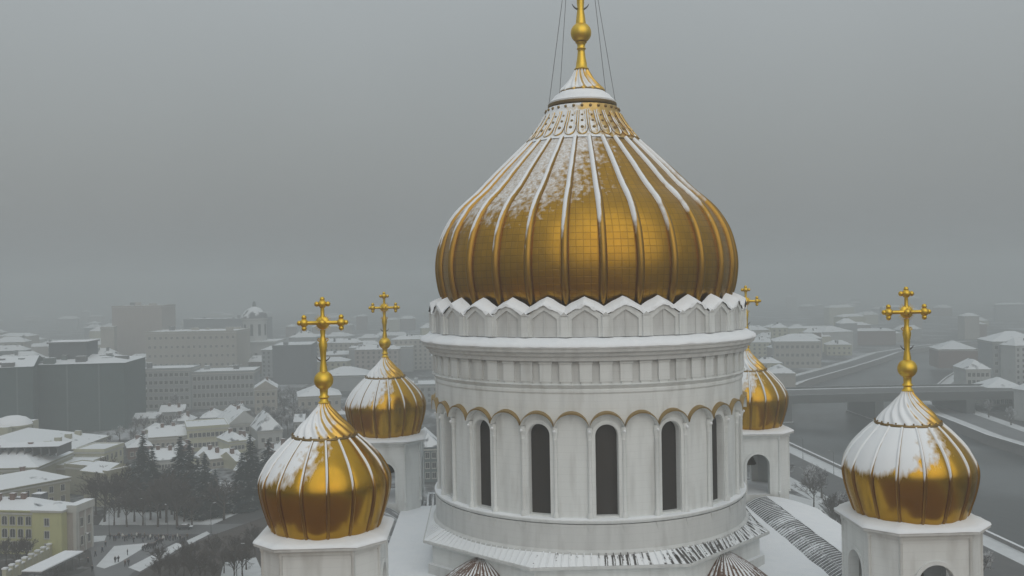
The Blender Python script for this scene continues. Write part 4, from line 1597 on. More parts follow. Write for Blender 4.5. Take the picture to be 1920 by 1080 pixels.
# --- middle distance, each with its own look
B = [
    ('museum_annex', 'low annex with a plain white roof between the yellow mansion and the long museum', (-60, 985), (132, 945), 912, 18, 'ochre_stone', 'hip', 3, (8, 2, 1.3, 2.0), None, 2),
    ('museum_annex', 'flat snowy terrace block stepping down from the long museum to the trees', (150, 912), (196, 894), 866, 14, 'ochre_stone', 'flat', 0, (5, 2, 1.2, 1.8), None, 0),
    ('museum_annex', 'narrow upper terrace with a white roof right beside the portico', (196, 893), (232, 879), 838, 12, 'yellow_plaster_pale', 'flat', 0, (4, 2, 1.2, 2.0), None, 0),
    ('house', 'grey cottage with two chimneys in front of the pilastered office block', (300, 792), (345, 790), 772, 14, 'grey_plaster', 'gable', 3, (6, 1, 1.2, 1.5), None, 2),
    ('house', 'small dark-walled shop with a bright roof under the row of office windows', (432, 806), (470, 804), 788, 10, 'brick', 'hip', 3, (4, 1, 1.2, 1.5), None, 1),
    ('house', 'crooked row of sheds with patchy roofs above the young fir', (395, 880), (440, 874), 858, 12, 'warm_plaster', 'gable', 2.5, (5, 1, 1.1, 1.4), None, 1),
    ('house', 'plain ochre annexe touching the end of the parapet block', (430, 866), (462, 862), 826, 14, 'yellow_plaster_pale', 'hip', 3, (4, 2, 1.1, 1.6), None, 1),
    ('house', 'long pale stable-like house with a broad roof left of the narrow pointed fir', (282, 886), (335, 882), 862, 14, 'pale_plaster', 'gable', 3.5, (8, 1, 1.1, 1.5), None, 2),
    ('gatehouse', 'small stepped pavilion with two flat snowy roofs below the portico', (168, 930), (200, 922), 872, 12, 'ochre_stone', 'flat', 0, (3, 2, 1.2, 2.0), None, 0),
    ('row_building', 'long pale grey block with strips of dark windows next to the netted building', (238, 772), (358, 769), 692, 22, 'grey_plaster', 'flat', 0, (12, 5, 1.9, 2.0), None, 0),
    ('row_building', 'pale grey office block with tall pilasters and stacked window rows behind the small houses', (360, 768), (478, 764), 697, 26, 'grey_plaster', 'flat', 0, (14, 4, 1.6, 2.4), None, 0),
    ('office_block', 'wide faint grey slab block with a snowy flat top above the pale office rows', (275, 712), (445, 709), 622, 40, 'warm_plaster', 'flat', 0, (16, 5, 1.8, 2.0), None, 0),
    ('tower_block', 'tall faint pinkish tower block rising out of the haze behind the netted building', (212, 692), (306, 690), 574, 40, 'pink_plaster', 'flat', 0, None, None, 0),
    ('tower_block', 'slim greyer tower in front of the pinkish tower block in the haze', (190, 700), (215, 699), 614, 20, 'warm_plaster', 'flat', 0, None, None, 0),
    ('office_block', 'faint distant slab with a dark roof line above all other roofs on this side', (345, 655), (492, 653), 598, 40, 'dark_block', 'flat', 0, None, None, 0),
    ('dark_building', 'dark bluish block beside the gilded cross, half lost in haze', (512, 722), (584, 720), 648, 45, 'dark_block', 'flat', 0, None, None, 0),
    ('house', 'small ochre house with a white hipped roof at the foot of the netted building', (236, 782), (272, 780), 732, 12, 'yellow_plaster_pale', 'hip', 2.5, (4, 3, 1.2, 1.5), None, 1),
    ('house', 'low house with a bright white hipped roof in front of the pilastered office block', (376, 800), (420, 798), 783, 16, 'grey_plaster', 'hip', 3.5, (6, 1, 1.2, 1.6), None, 1),
    ('house', 'long low white-roofed shed on the street behind the small ochre house', (236, 800), (300, 797), 785, 12, 'pale_plaster', 'gable', 2.5, (8, 1, 1.2, 1.5), None, 0),
    ('house', 'ochre two-storey block with a flat parapet and shallow pilasters above the fir trees', (352, 848), (430, 842), 800, 22, 'yellow_plaster_pale', 'flat', 0, (9, 2, 1.3, 1.8), None, 0),
    ('house', 'stepped snowy roof with an arched end left of the ochre parapet block', (280, 850), (350, 845), 818, 20, 'warm_plaster', 'gable', 3.5, (7, 1, 1.2, 1.8), None, 2),
    ('house', 'gabled house with a snow-outlined pediment above the tallest fir', (432, 834), (484, 829), 792, 26, 'pale_plaster', 'gable_y', 5.5, (4, 2, 1.4, 2.0), None, 1),
    ('house', 'steep white roof on a plain wall directly beside the gabled house', (484, 842), (530, 838), 806, 22, 'pale_plaster', 'hip', 7, (3, 1, 1.3, 1.8), None, 0),
    ('house', 'pale gable-end house halfway up the slope behind the steep white roof', (478, 790), (520, 788), 728, 18, 'warm_plaster', 'gable_y', 4, (4, 4, 1.3, 1.7), None, 1),
    ('house', 'low brick house with snow-dusted roof in the trees by the museum', (240, 862), (285, 858), 838, 14, 'brick', 'hip', 3, (4, 1, 1.2, 1.5), None, 1),
    ('long_hall', 'low hall with a white snow roof right behind the cross of the front cupola', (600, 735), (690, 733), 704, 30, 'grey_plaster', 'hip', 5, None, None, 0),
    ('house', 'snow-roofed villa seen just left of the rear cupola', (560, 790), (640, 786), 742, 25, 'warm_plaster', 'hip', 5, (6, 2, 1.4, 2.0), None, 1),
    ('house', 'green-walled house peeping between the rear bell tower and the great drum', (780, 905), (824, 903), 838, 20, 'netting_seam', 'hip', 5, (3, 3, 1.4, 2.0), None, 0),
    ('office_block', 'grey block with a snowy top visible between the rear cupola and the cornice', (735, 760), (850, 757), 722, 25, 'grey_plaster', 'flat', 0, (9, 3, 1.6, 2.0), None, 0),
    ('office_block', 'faint block with snow-lined roof above the rear bell tower', (655, 700), (775, 697), 652, 30, 'grey_plaster', 'flat', 0, None, None, 0),
    ('house', 'white-roofed pavilion on the hazy near bank by the bridge end', (1440, 735), (1492, 735), 700, 20, 'warm_plaster', 'hip', 5, None, None, 0),
    ('riverside_block', 'pale riverside block with a snowy roof beyond the bridge end', (1452, 690), (1540, 690), 640, 30, 'warm_plaster', 'hip', 5, (9, 3, 2, 2.4), None, 0),
    ('riverside_block', 'narrow snowy-roofed house furthest up the curving quay', (1545, 660), (1600, 658), 622, 30, 'pale_plaster', 'hip', 5, None, None, 0),
    ('rotunda_house', 'snow-capped corner building on the opposite bank just past the bridge', (1812, 752), (1858, 752), 692, 22, 'pale_plaster', 'hip', 5, (5, 4, 1.6, 2.2), None, 0),
    ('riverside_block', 'low pale block beside the snow-capped corner building on the opposite bank', (1850, 762), (1925, 762), 728, 22, 'warm_plaster', 'hip', 5, (9, 2, 1.6, 2.2), None, 0),
    ('riverside_block', 'taller hazy block rising behind the corner building on the opposite bank', (1862, 720), (1960, 720), 640, 30, 'grey_plaster', 'hip', 6, (9, 5, 1.8, 2.2), None, 0),
    ('riverside_block', 'dark red-brown block in the haze between the curving quay and the corner building', (1760, 690), (1835, 690), 655, 30, 'brick', 'hip', 6, None, None, 0),
]
for (nm, lab, a, b, yt, dp, wl_, rf, rh, win, side, ch) in B:
    block(nm, lab, a, b, yt, dp, wl_, rf, rh, win, side, chim=ch)

random.seed(3)
spots, n_ = [], 0
taken = [((a[0] + b[0]) / 2, (a[1] + b[1]) / 2) for (_, _, a, b, *r_) in B]
for k in range(900):
    if n_ >= 34:
        break
    px, py = random.uniform(236, 640), random.uniform(776, 905)
    if py > 880 and px < 300:
        continue
    if any(abs(px - qx) < 26 and abs(py - qy) < 14 for qx, qy in taken):
        continue
    taken.append((px, py))
    n_ += 1
    w_ = random.uniform(14, 34)
    block('house', 'small snow-roofed house packed among others in the quarter behind the park', (px - w_ / 2, py), (px + w_ / 2, py - random.uniform(-3, 5)), py - random.uniform(9, 19), random.uniform(8, 13),
          random.choice(('yellow_plaster_pale', 'grey_plaster', 'pale_plaster', 'warm_plaster', 'brick')), random.choice(('hip', 'gable', 'gable_y')), random.uniform(2, 4),
          (3, 1, 1.1, 1.5), None, 'house', 'small houses packed behind the park', chim=random.choice((0, 1, 2)), cornice=False)
# row-building roof huts (things of the roof, parts of the block)
# --- distant church with drum
ce = empty('church', (*G(467, 696), 0))
ce.scale = (1.4, 1.4, 1.4)
tag(ce, 'faint distant church with a windowed drum and small dome above the office blocks', 'church')
mb = MB()
mb.box(-16, 0, -0.3, 16, 26, 17, 'pale_plaster', top='cityroof')
mb.box(-17, -1, 17, 17, 27, 18.2, 'pale_plaster', top='snow')
mb.build('nave', ce)
for i in range(7):
    mb = MB()
    mb.box(-14 + i * 4.4, -0.12, 4, -12.4 + i * 4.4, 0.02, 11, 'window_dark')
    mb.build('window', ce)
mb = MB()
mb.lathe([(7.5, 18), (7.5, 31), (8.2, 31.4), (8.2, 32.2)], 24, 'pale_plaster', c=(1, 12))
dr = mb.build('drum', ce, smooth=40)
for i in range(10):
    mb = MB()
    t = 2 * pi * i / 10
    T = lambda p: (1 + (7.5 - p[1]) * sin(t + p[0] / 7.5), 12 - (7.5 - p[1]) * cos(t + p[0] / 7.5), p[2])
    mb.box(-0.8, -0.12, 21.5, 0.8, 0.1, 28.5, 'window_dark', T=T)
    mb.build('window', dr)
mb = MB()
mb.lathe([(8.2, 32.2), (7.6, 34.5), (5.6, 37), (3, 38.6), (1.2, 39.4), (0.9, 42), (0.05, 43)], 24, 'cityroof', c=(1, 12))
mb.build('dome', ce, smooth=50)

# --- bridge over the river
br = empty('bridge', (0, 0, 0))
tag(br, 'long low road bridge with stone piers crossing the wide grey river', 'bridge')
y0, y1 = 392.0, 428.0
mb = MB()
xs = [40 + 12 * i for i in range(36)]


def dz(x):
    return 10.6 - 0.00009 * (x - 200) ** 2


for z_off, yy0, yy1, mt in ((0, y0, y1, 'asphalt_dark'),):
    mb.grid([[(x, yy0, dz(x)) for x in xs], [(x, yy1, dz(x)) for x in xs]], mt)
    mb.grid([[(x, yy0, dz(x) - 3.4) for x in xs], [(x, yy0, dz(x)) for x in xs]], 'bridge_iron')
    mb.grid([[(x, yy1, dz(x) - 3.4) for x in xs], [(x, yy1, dz(x)) for x in xs]], 'bridge_iron')
    mb.grid([[(x, yy0, dz(x) - 3.4) for x in xs], [(x, yy1, dz(x) - 3.4) for x in xs]], 'bridge_iron')
mb.build('deck', br)
mb = MB()
mb.grid([[(x, y0 + 0.6, dz(x) + 0.02) for x in xs], [(x, y0 + 4.5, dz(x) + 0.02) for x in xs]], 'verge')
mb.grid([[(x, y1 - 4.5, dz(x) + 0.02) for x in xs], [(x, y1 - 0.6, dz(x) + 0.02) for x in xs]], 'verge')
mb.build('footway', br)
for yy in (y0 + 0.1, y1 - 0.5):
    mb = MB()
    for x1_, x2_ in zip(xs, xs[1:]):
        k = mb.verts([(x1_, yy, dz(x1_)), (x2_, yy, dz(x2_)), (x2_, yy + 0.4, dz(x2_)), (x1_, yy + 0.4, dz(x1_)), (x1_, yy, dz(x1_) + 1.1), (x2_, yy, dz(x2_) + 1.1), (x2_, yy + 0.4, dz(x2_) + 1.1), (x1_, yy + 0.4, dz(x1_) + 1.1)])
        for f_ in ((0, 1, 5, 4), (2, 3, 7, 6)):
            mb.face([k + i for i in f_], 'bridge_iron')
        mb.face([k + i for i in (4, 5, 6, 7)], 'snow')
    mb.build('railing', br)
for x in (98, 146, 194, 242, 290, 340):
    mb = MB()
    mb.box(x - 2.2, y0 - 0.5, ZW - 0.5, x + 2.2, y1 + 1.5, dz(x) - 3.3, 'bridge_iron')
    mb.box(x - 2.8, y0 - 2, ZW - 0.5, x + 2.8, y1 + 2, ZW + 1.2, 'bridge_iron', top='snow')
    mb.build('pier', br)
# --- far filler blocks: the hazy city
random.seed(21)


def bankx(y):
    for (ya, a1, b1), (yb, a2, b2) in zip(BK, BK[1:]):
        if ya <= y <= yb:
            t = (y - ya) / (yb - ya)
            return a1 + (a2 - a1) * t, b1 + (b2 - b1) * t
    return 1e9, 1e9


walls = ['grey_plaster', 'pale_plaster', 'pink_plaster', 'warm_plaster', 'brick', 'dark_block', 'yellow_plaster_pale']
used = []
cnt = 0
for tries in range(9000):
    if cnt >= 298:
        break
    y = random.uniform(260, 1000) if cnt < 210 else random.uniform(1000, 2300)
    x = random.uniform(-0.60, 0.70) * (y + 94) + CX
    w_, d_ = random.uniform(14, 42), random.uniform(12, 20)
    hh = random.choice((8, 10, 12, 15, 15, 18, 22, 26)) * (1 if y > 500 else 0.7)
    a_, b_ = bankx(y)
    a2_, b2_ = bankx(y + d_ + 10)
    a1_, b1_ = bankx(max(y - 12, -2000))
    left = x + w_ < min(a_, a1_, a2_) - 34
    right = x > max(b_, b1_, b2_) + 32
    if not (left or right):
        continue
    if x < -20 and y < 700 and not (x > -20):
        # the hand-placed quarter
        if y < 650 and x > -330:
            continue
    if 30 < x < 130 and y < 470:
        continue
    if any(abs(x + w_ / 2 - ux) < (w_ + uw) / 2 + 6 and abs(y + d_ / 2 - uy) < (d_ + ud) / 2 + 6 for ux, uy, uw, ud in used):
        continue
    if abs(y - 410) < 40 and -40 < x < 460:
        continue
    used.append((x + w_ / 2, y + d_ / 2, w_, d_))
    cnt += 1
    e = empty('city_block', (x, y, 0), random.uniform(-0.25, 0.25) + (0.5 if right and y > 500 else 0))
    near_lab = ('snow-roofed block among the hazy streets this side of the river bend' if left and x > -60 else
                'snow-roofed block in the foggy quarter across the river' if right else
                'dim snow-roofed block far behind the netted building and museum streets')
    tag(e, near_lab, 'building', 'far city blocks fading into the haze' + (' across the river' if right else ' this side of the river' if x > -60 else ' behind the museum quarter'))
    wl_ = random.choice(walls)
    mb = MB()
    mb.box(0, 0, -0.3, w_, d_, hh, wl_)
    # rows of window openings as shallow dark strips broken by piers: pattern of the wall itself
    if y < 800:
        nr = max(2, int(hh / 3.6))
        nc_ = int(w_ / 4)
        for r in range(nr):
            for c in range(nc_):
                x0_ = (c + 0.3) * w_ / nc_
                z0_ = (r + 0.3) * (hh - 1) / nr
                mb.quad((x0_, -0.04, z0_), (x0_ + 1.6, -0.04, z0_), (x0_ + 1.6, -0.04, z0_ + 1.8), (x0_, -0.04, z0_ + 1.8), 'window_dark')
    mb.build('wall', e, fix=False)
    mb = MB()
    rh = random.uniform(2.5, 5)
    k = mb.verts([(-.6, -.6, hh), (w_ + .6, -.6, hh), (w_ + .6, d_ + .6, hh), (-.6, d_ + .6, hh), (d_ * .4, d_ / 2, hh + rh), (w_ - d_ * .4, d_ / 2, hh + rh)])
    for f_ in ((0, 1, 5, 4), (1, 2, 5), (2, 3, 4, 5), (3, 0, 4)):
        mb.face([k + i for i in f_], 'cityroof')
    if y < 900:
        for q in range(random.randint(1, 4)):
            xx, yy_ = random.uniform(2, w_ - 4), random.uniform(1, d_ - 3)
            mb.box(xx, yy_, hh, xx + random.uniform(0.8, 2.5), yy_ + 1.4, hh + rh + random.uniform(-0.5, 1.2), 'roof_dark', top='snow')
    mb.build('roof', e, fix=False)

# ================================================================== TREES
def mat_twigs(name, col, snow_thr):
    m, nt, b = newmat(name)
    f = windsnow(nt, snow_thr, 0.15, 0.35, 0.6, wind=(-0.3, -0.1, 1))
    nt.links.new(mixc(nt, f, col, (0.62, 0.64, 0.66)), b.inputs['Base Color'])
    b.inputs['Roughness'].default_value = 0.9
    return m


M['twig'] = mat_twigs('bare_twigs', (0.060, 0.048, 0.040), 1.05)
M['twig_frost'] = mat_twigs('frosted_twigs', (0.11, 0.10, 0.10), 0.35)
M['needles'] = mat_twigs('fir_needles', (0.026, 0.038, 0.037), 1.2)
M['bark'] = mat_plain('bark', (0.07, 0.055, 0.045), 0.2, 0.9, 2)


def bare_meshes(seed, h, spread, mat):
    rnd = random.Random(seed)
    tr, cr = MB(), MB()
    tr.tube([(0, 0, -0.3), (0.1, 0, h * 0.15), (0.15, 0.1, h * 0.4), (0.05, 0.15, h * 0.66)], [0.38, 0.30, 0.22, 0.10], 'bark', 6)

    def seg(p, q, r0, r1, mb, m_):
        d = (q - p)
        if d.length < 1e-4:
            return
        u = d.cross(Vector((0.3, 0.8, 0.5))).normalized()
        w = d.cross(u).normalized()
        a = mb.verts([tuple(p + (u * cos(t) + w * sin(t)) * r0) for t in (0, 2.1, 4.2)] + [tuple(q + (u * cos(t) + w * sin(t)) * r1) for t in (0, 2.1, 4.2)])
        for i in range(3):
            j = (i + 1) % 3
            mb.face((a + i, a + j, a + 3 + j, a + 3 + i), m_)

    def grow(p, d, L, r, lev):
        q = p + d * L
        seg(p, q, r, r * 0.55, cr, mat)
        if lev == 0:
            return
        n = (5, 4, 4, 5)[lev] if lev < 4 else 5
        for i in range(n):
            t = rnd.uniform(0.35, 1.0)
            nd = (d + Vector((rnd.gauss(0, 0.5), rnd.gauss(0, 0.5), rnd.gauss(0.12, 0.35)))).normalized()
            grow(p + d * L * t, nd, L * rnd.uniform(0.45, 0.7), max(r * 0.55, 0.045), lev - 1)
    for i in range(13):
        z = h * rnd.uniform(0.22, 0.64)
        a = rnd.uniform(0, 2 * pi)
        k = rnd.uniform(0.25, 1.1)
        d = Vector((cos(a) * k, sin(a) * k, 1)).normalized()
        grow(Vector((0.1, 0.1, z)), d, (h - z) * rnd.uniform(0.35, 0.55) * spread, 0.13, 3)
    return tr, cr


def fir_meshes(seed, h, r):
    rnd = random.Random(seed)
    tr, cr = MB(), MB()
    tr.tube([(0, 0, -0.3), (0, 0, h * 0.5), (0, 0, h * 0.97)], [0.35, 0.2, 0.04], 'bark', 6)
    z = h * 0.06
    while z < h * 0.99:
        t = 1 - z / h
        R = r * (t ** 0.85) * rnd.uniform(0.85, 1.1)
        nb = max(7, int(21 * t + 7))
        for i in range(nb):
            a = rnd.uniform(0, 2 * pi)
            L = R * rnd.uniform(0.65, 1.15) + 0.1
            dr_ = L * rnd.uniform(0.25, 0.5)
            n = max(2, int(L / 0.55))
            for j in range(n):
                f_ = (j + 0.6) / n
                x, y_, zz = cos(a) * L * f_, sin(a) * L * f_, z - dr_ * f_ * f_ + rnd.uniform(-0.1, 0.1)
                s_ = 0.95 * rnd.uniform(0.6, 1.3) * (0.5 + 0.7 * t)
                b_ = a + rnd.uniform(-0.9, 0.9)
                dx, dy = cos(b_) * s_, sin(b_) * s_
                ex, ey = -sin(b_) * s_ * 0.6, cos(b_) * s_ * 0.6
                cr.quad((x - dx, y_ - dy, zz + 0.12 * s_), (x + ex, y_ + ey, zz - 0.35 * s_), (x + dx, y_ + dy, zz - 0.5 * s_), (x - ex, y_ - ey, zz - 0.3 * s_), 'needles')
        z += h * 0.022 + 0.12
    return tr, cr


def mktree(name, mbs, label, group, loc, rz=0, sc=1):
    e = empty(name, (*loc, 0), rz)
    e.scale = (sc, sc, sc)
    mbs[0].build('trunk', e, fix=False)
    mbs[1].build('crown', e, fix=False)
    tag(e, label, 'tree', group)
    return e


random.seed(5)
firs = [(mktree('fir_tree', fir_meshes(k, 20, 5.2), 'x', 'x', (0, -500)), 20) for k in range(3)]
FIR = [((270, 945), 812, 'tall pointed fir nearest the museum portico'),
       ((287, 952), 838, 'slimmer fir touching the tall fir near the portico'),
       ((340, 948), 818, 'narrow pointed fir in front of the stepped snowy roof'),
       ((357, 952), 826, 'fir just beside the narrow pointed one, its tip level with the white roof edge'),
       ((386, 968), 850, 'broad dark fir at the corner of the cross street'),
       ((372, 962), 862, 'small fir tucked behind the broad dark fir at the street corner'),
       ((471, 948), 814, 'tallest dark blue fir beside the gilded front cupola'),
       ((455, 955), 848, 'shorter fir leaning against the tallest fir by the cupola'),
       ((505, 930), 822, 'fir half hidden behind the gilded front cupola'),
       ((405, 960), 880, 'young fir between the street-corner fir and the snowy gap')]
for i, ((px, py), yt, lab) in enumerate(FIR):
    src, hh0 = firs[i % 3]
    o = src if i < 3 else dup(src)
    x, y = G(px, py)
    hgt = (py - yt) * (y - CY) / FPX
    s_ = hgt / hh0
    o.location = (x, y, 0)
    o.scale = (s_ * (1.2 + 0.15 * (i % 3)), s_ * 1.3, s_)
    o.rotation_euler = (0, 0, i * 1.3)
    tag(o, lab, 'tree', 'fir trees in the snowy park')

bares = [mktree('bare_tree', bare_meshes(40 + k, 12, 1.15, 'twig'), 'x', 'x', (0, -500)) for k in range(4)]
frost = [mktree('frosted_tree', bare_meshes(60 + k, 9, 1.1, 'twig_frost'), 'x', 'x', (0, -500)) for k in range(3)]


def scatter(srcs, pts, lab, grp, smin=0.85, smax=1.25, st=[0]):
    for px, py in pts:
        i = st[0]
        st[0] += 1
        src = srcs[i % len(srcs)]
        if src.get('placed'):
            o = dup(src)
        else:
            o = src
            src['placed'] = 1
        x, y = G(px, py)
        s_ = random.uniform(smin, smax)
        o.location = (x, y, 0)
        o.scale = (s_, s_, s_ * random.uniform(0.9, 1.15))
        o.rotation_euler = (0, 0, random.uniform(0, 6.28))
        tag(o, lab, 'tree', grp)


scatter(bares, [(180, 965), (196, 978), (214, 985), (222, 970), (238, 988), (252, 978), (246, 960), (268, 985), (282, 975), (296, 988), (312, 980), (322, 965), (305, 955), (332, 990), (345, 978), (360, 985), (292, 940), (318, 935), (258, 935), (352, 940), (232, 945), (176, 940), (184, 925), (192, 948), (206, 938), (224, 962), (262, 948), (300, 972), (328, 975), (420, 975)],
        'bare dark tree in the park between the portico and the cross street', 'bare trees of the snowy park', 0.75, 1.15)
scatter(bares, [(300, 1074), (318, 1082), (345, 1082), (362, 1066), (385, 1078), (402, 1062), (420, 1075), (440, 1060), (462, 1068), (376, 1092), (330, 1094), (478, 1040), (455, 1085), (360, 1095), (400, 1098), (440, 1098), (300, 1098)],
        'bare brown tree in the thick clump beside the front bell tower', 'bare trees crowding below the front bell tower', 0.5, 0.72)
scatter(bares, [(30, 1068), (12, 1060), (50, 1062), (-10, 1075)], 'bare tree in the mansion garden behind the pier wall', 'garden trees of the yellow mansion', 0.5, 0.7)
scatter(frost, [(500, 800), (515, 812), (528, 800), (540, 815), (552, 800), (505, 775), (530, 780), (550, 778), (568, 770), (575, 800), (545, 760), (520, 760), (490, 815)],
        'pale frosted tree on the hillside beside the cross of the front cupola', 'frosted trees behind the front cupola', 1.0, 1.5)
scatter(frost, [(255, 818), (270, 812), (300, 808), (320, 815), (335, 805), (430, 815), (445, 850), (410, 838), (250, 840), (225, 830), (205, 845), (350, 790), (310, 782), (330, 775), (440, 782)],
        'small frosted tree among the little houses behind the park', 'frosted trees among the little houses', 0.8, 1.2)
rb = []
for i in range(26):
    y = 45 + i * 15 + random.uniform(-3, 3)
    a_, b_ = bankx(y)
    rb.append((a_ - 27 + random.uniform(-1, 1), y))
for i in range(22):
    y = 60 + i * 17 + random.uniform(-4, 4)
    a_, b_ = bankx(y)
    rb.append((a_ - 38 + random.uniform(-4, 4), y))
for i, (x, y) in enumerate(rb):
    srcs = frost if i < 26 else bares
    o = dup(srcs[i % 3])
    s_ = random.uniform(0.8, 1.15)
    o.location = (x, y, 0)
    o.scale = (s_, s_, s_)
    o.rotation_euler = (0, 0, random.uniform(0, 6.28))
    if i < 26:
        tag(o, 'frosted roadside tree in the single row along the near quay', 'tree', 'frosted trees lining the near quay')
    else:
        tag(o, 'dark bare tree behind the frosted row along the near quay', 'tree', 'bare trees behind the quayside row')
for i in range(18):
    y = 300 + i * 26
    a_, b_ = bankx(y)
    o = dup(frost[i % 3])
    o.location = (b_ + 25, y, 0)
    o.rotation_euler = (0, 0, i)
    o.scale = (1, 1, 1)
    tag(o, 'frosted tree along the quay on the opposite bank', 'tree', 'frosted trees on the opposite quay')

# ================================================================== STREET LAMPS, A CAR, PEOPLE
def lamp_proto():
    e = empty('street_lamp', (0, -500, 0))
    mb = MB()
    mb.tube([(0, 0, 0), (0, 0, 1.0), (0, 0, 7.6), (0.35, 0, 8.4), (1.5, 0, 8.7)], [0.16, 0.10, 0.08, 0.07, 0.05], 'iron', 8)
    mb.build('post', e, smooth=50, fix=False)
    mb = MB()
    mb.box(1.2, -0.18, 8.58, 2.1, 0.18, 8.72, 'iron', top='snow')
    mb.build('lamp_head', e)
    return e


lp = lamp_proto()
LP = [(444, 1085, 'street lamp standing closest to the front bell tower, against the bare clump'), (396, 1000, 'street lamp where the cross street meets the diagonal street'),
      (315, 1003, 'street lamp midway along the cross street by the crowd'), (205, 1004, 'street lamp by the mansion end of the cross street'),
      (272, 986, 'street lamp at the park edge of the cross street, under bare trees'), (160, 1060, 'street lamp beside the snowy canopy')]
for i, (px, py, lab) in enumerate(LP):
    o = lp if i == 0 else dup(lp)
    o.location = (*G(px, py), 0)
    o.rotation_euler = (0, 0, i * 1.1)
    tag(o, lab, 'street lamp', 'street lamps around the square')
for i in range(12):
    y = 70 + i * 30
    a_, b_ = bankx(y)
    o = dup(lp)
    o.location = (a_ - 6.6, y, 0)
    o.rotation_euler = (0, 0, pi)
    tag(o, 'street lamp in the row between quay road and river parapet', 'street lamp', 'street lamps along the near quay')

M['carpaint'] = mat_plain('dark_car_paint', (0.03, 0.032, 0.036), 0.05, 0.35)
M['tyre'] = mat_plain('tyre_rubber', (0.02, 0.02, 0.02), 0.1, 0.9)


def car_proto():
    e = empty('parked_car', (0, -500, 0))
    mb = MB()
    side = [(-2.2, 0.35), (2.2, 0.35), (2.25, 0.75), (1.35, 0.92), (0.75, 1.42), (-1.0, 1.45), (-1.75, 0.98), (-2.25, 0.9)]
    k1 = mb.verts([(x, -0.88 + (0.18 if z > 1.2 else 0), z) for x, z in side])
    k2 = mb.verts([(x, 0.88 - (0.18 if z > 1.2 else 0), z) for x, z in side])
    n = len(side)
    mb.face([k1 + i for i in range(n)], 'carpaint')
    mb.face([k2 + n - 1 - i for i in range(n)], 'carpaint')
    for i in range(n):
        j = (i + 1) % n
        mb.face((k1 + j, k1 + i, k2 + i, k2 + j), 'snow' if i in (4, 2) else ('glass' if i in (3, 5) else 'carpaint'))
    mb.build('body', e)
    for x in (-1.35, 1.35):
        for y in (-0.86, 0.86):
            mb = MB()
            mb.tube([(x, y - 0.1, 0.33), (x, y + 0.1, 0.33)], 0.33, 'tyre', 12)
            mb.build('wheel', e, smooth=40)
    return e


cp_ = car_proto()
CARS = [(347, 992, 0.05, 'dark car alone on the cross street near the diagonal street'), (452, 957, 0.7, 'dark car at the far end of the diagonal street, ahead of its neighbour'),
        (466, 951, 0.7, 'dark car last in line on the diagonal street by the gilded cupola')]
for i, (px, py, rz, lab) in enumerate(CARS):
    o = cp_ if i == 0 else dup(cp_)
    o.location = (*G(px, py), 0.02)
    o.rotation_euler = (0, 0, rz)
    tag(o, lab, 'car', 'cars on the snowy streets')


def person_mesh(pose, coat, legs):
    """one continuous skinned figure, walking or standing"""
    me = bpy.data.meshes.new('person')
    st = 0.28 if pose == 'walk' else 0.06
    V = [(0, 0, 0.95), (0, 0, 1.2), (0, 0, 1.42), (0, 0, 1.52), (0, 0.0, 1.62), (0, 0.02, 1.72),
         (0.10, 0, 0.90), (0.11, st * 0.6, 0.50), (0.11, st, 0.09), (0.11, st + 0.12, 0.04),
         (-0.10, 0, 0.90), (-0.11, -st * 0.3, 0.50), (-0.11, -st, 0.10), (-0.11, -st + 0.12, 0.04),
         (0.19, 0, 1.40), (0.25, -st * 0.5, 1.14), (0.24, -st * 0.3 + 0.08, 0.90), (0.24, 0.10 - st * 0.3, 0.80),
         (-0.19, 0, 1.40), (-0.25, st * 0.5, 1.14), (-0.24, st * 0.6 + 0.08, 0.90), (-0.24, st * 0.6 + 0.12, 0.80)]
    E = [(0, 1), (1, 2), (2, 3), (3, 4), (4, 5), (0, 6), (6, 7), (7, 8), (8, 9), (0, 10), (10, 11), (11, 12), (12, 13), (2, 14), (14, 15), (15, 16), (16, 17), (2, 18), (18, 19), (19, 20), (20, 21)]
    R = [0.17, 0.17, 0.15, 0.06, 0.10, 0.085, 0.11, 0.08, 0.055, 0.045, 0.11, 0.08, 0.055, 0.045, 0.085, 0.065, 0.05, 0.035, 0.085, 0.065, 0.05, 0.035]
    me.from_pydata(V, E, [])
    o = bpy.data.objects.new('person', me)
    COL.objects.link(o)
    md_ = o.modifiers.new('skin', 'SKIN')
    for i, r in enumerate(R):
        me.skin_vertices[0].data[i].radius = (r, r * 0.85)
    me.skin_vertices[0].data[0].use_root = True
    dg = bpy.context.evaluated_depsgraph_get()
    me2 = bpy.data.meshes.new_from_object(o.evaluated_get(dg))
    bpy.data.objects.remove(o)
    me2.materials.clear()
    for m_ in (coat, legs, 'skin'):
        me2.materials.append(M[m_])
    for p in me2.polygons:
        z = p.center.z
        p.material_index = 1 if z < 0.82 else (2 if 1.5 < z < 1.68 else 0)
    me2.shade_smooth()
    return me2


M['skin'] = mat_plain('face_skin', (0.45, 0.30, 0.23), 0.05, 0.6)
M['coat_black'] = mat_plain('black_coat', (0.025, 0.025, 0.03), 0.1, 0.9)
M['coat_blue'] = mat_plain('navy_coat', (0.03, 0.04, 0.07), 0.1, 0.9)
M['coat_pale'] = mat_plain('pale_coat', (0.55, 0.55, 0.52), 0.1, 0.9)
M['coat_brown'] = mat_plain('brown_coat', (0.10, 0.07, 0.05), 0.1, 0.9)
PMESH = {(p, c): person_mesh(p, c, 'coat_black') for p in ('walk', 'stand') for c in ('coat_black', 'coat_blue', 'coat_pale', 'coat_brown')}


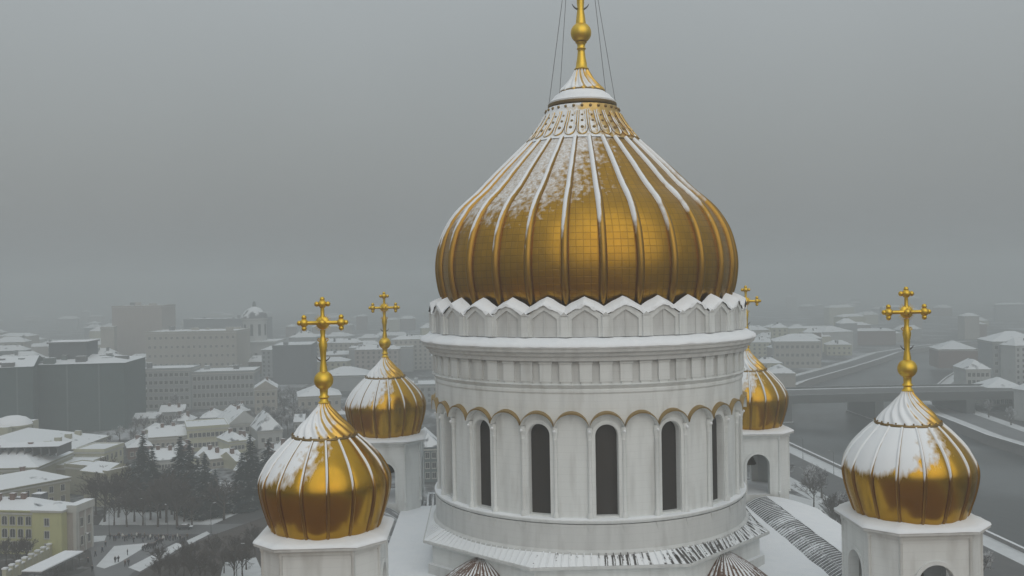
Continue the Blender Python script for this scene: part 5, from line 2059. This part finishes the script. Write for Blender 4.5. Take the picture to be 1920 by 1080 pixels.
def person(px, py, pose, coat, label, group):
    o = bpy.data.objects.new('person', PMESH[(pose, coat)])
    COL.objects.link(o)
    o.location = (*G(px, py), 0.02)
    o.rotation_euler = (0, 0, random.uniform(0, 6.28))
    tag(o, label, 'person', group)


random.seed(11)
g1 = 'people walking across the square'
for px, py, pose, coat, lab in (
        (165, 1057, 'walk', 'coat_black', 'person in black walking nearest the snowy canopy'),
        (173, 1072, 'walk', 'coat_black', 'person in black walking lowest of all, below the canopy end'),
        (179, 1044, 'walk', 'coat_black', 'person in black on the open wet paving beside the mansion side front'),
        (192, 1036, 'walk', 'coat_blue', 'person in navy next on the line leading from the canopy to the crowd'),
        (198, 1026, 'walk', 'coat_black', 'person in black closest to the mansion end of the crowd'),
        (216, 1055, 'walk', 'coat_black', 'person in black on the snow patch, first of the walking pair'),
        (222, 1054, 'walk', 'coat_black', 'person in black on the snow patch, second of the walking pair'),
        (235, 1062, 'walk', 'coat_brown', 'person in brown on the wet paving by the tip of the diagonal snow bank'),
        (241, 1060, 'walk', 'coat_black', 'person in black beside the one in brown near the diagonal snow bank'),
        (239, 1041, 'stand', 'coat_black', 'person in black standing at the edge of the wide snow patch')):
    person(px, py, pose, coat, lab, g1)
for i in range(34):
    px = 208 + i * 4.3 + random.uniform(-1.5, 1.5)
    py = 1012 + random.uniform(-3, 6)
    coat = ('coat_black', 'coat_black', 'coat_blue', 'coat_brown', 'coat_black', 'coat_pale')[i % 6]
    lab = {'coat_black': 'person in a black coat in the crowd strung along the cross street', 'coat_blue': 'person in a navy coat in the crowd strung along the cross street',
           'coat_brown': 'person in a brown coat in the crowd strung along the cross street', 'coat_pale': 'person in a pale coat in the crowd strung along the cross street'}[coat]
    person(px, py, random.choice(('walk', 'stand')), coat, lab, 'crowd along the cross street')
for i in range(12):
    px = 268 + i * 3.2
    py = 1034 - i * 1.2 + random.uniform(-2, 2)
    person(px, py, 'walk', 'coat_black', 'person in black in the file beside the diagonal snow bank', 'file of people beside the snow bank')

# ================================================================== HAZE
hz = MB()
hz.box(-3400, -700, -8, 3400, 3300, 112, 'snow')
hm = bpy.data.materials.new('haze')
hm.use_nodes = True
hm.node_tree.nodes.clear()
ho = hm.node_tree.nodes.new('ShaderNodeOutputMaterial')
hv = hm.node_tree.nodes.new('ShaderNodeVolumePrincipled')
hv.inputs['Color'].default_value = (0.67, 0.71, 0.72, 1)
hv.inputs['Density'].default_value = 0.0012
hm.node_tree.links.new(hv.outputs[0], ho.inputs['Volume'])
M['haze'] = hm
hz = MB()
hz.box(-3400, -700, -8, 3400, 3300, 112, 'haze')
tag(hz.build('haze', fix=True), kind='stuff')
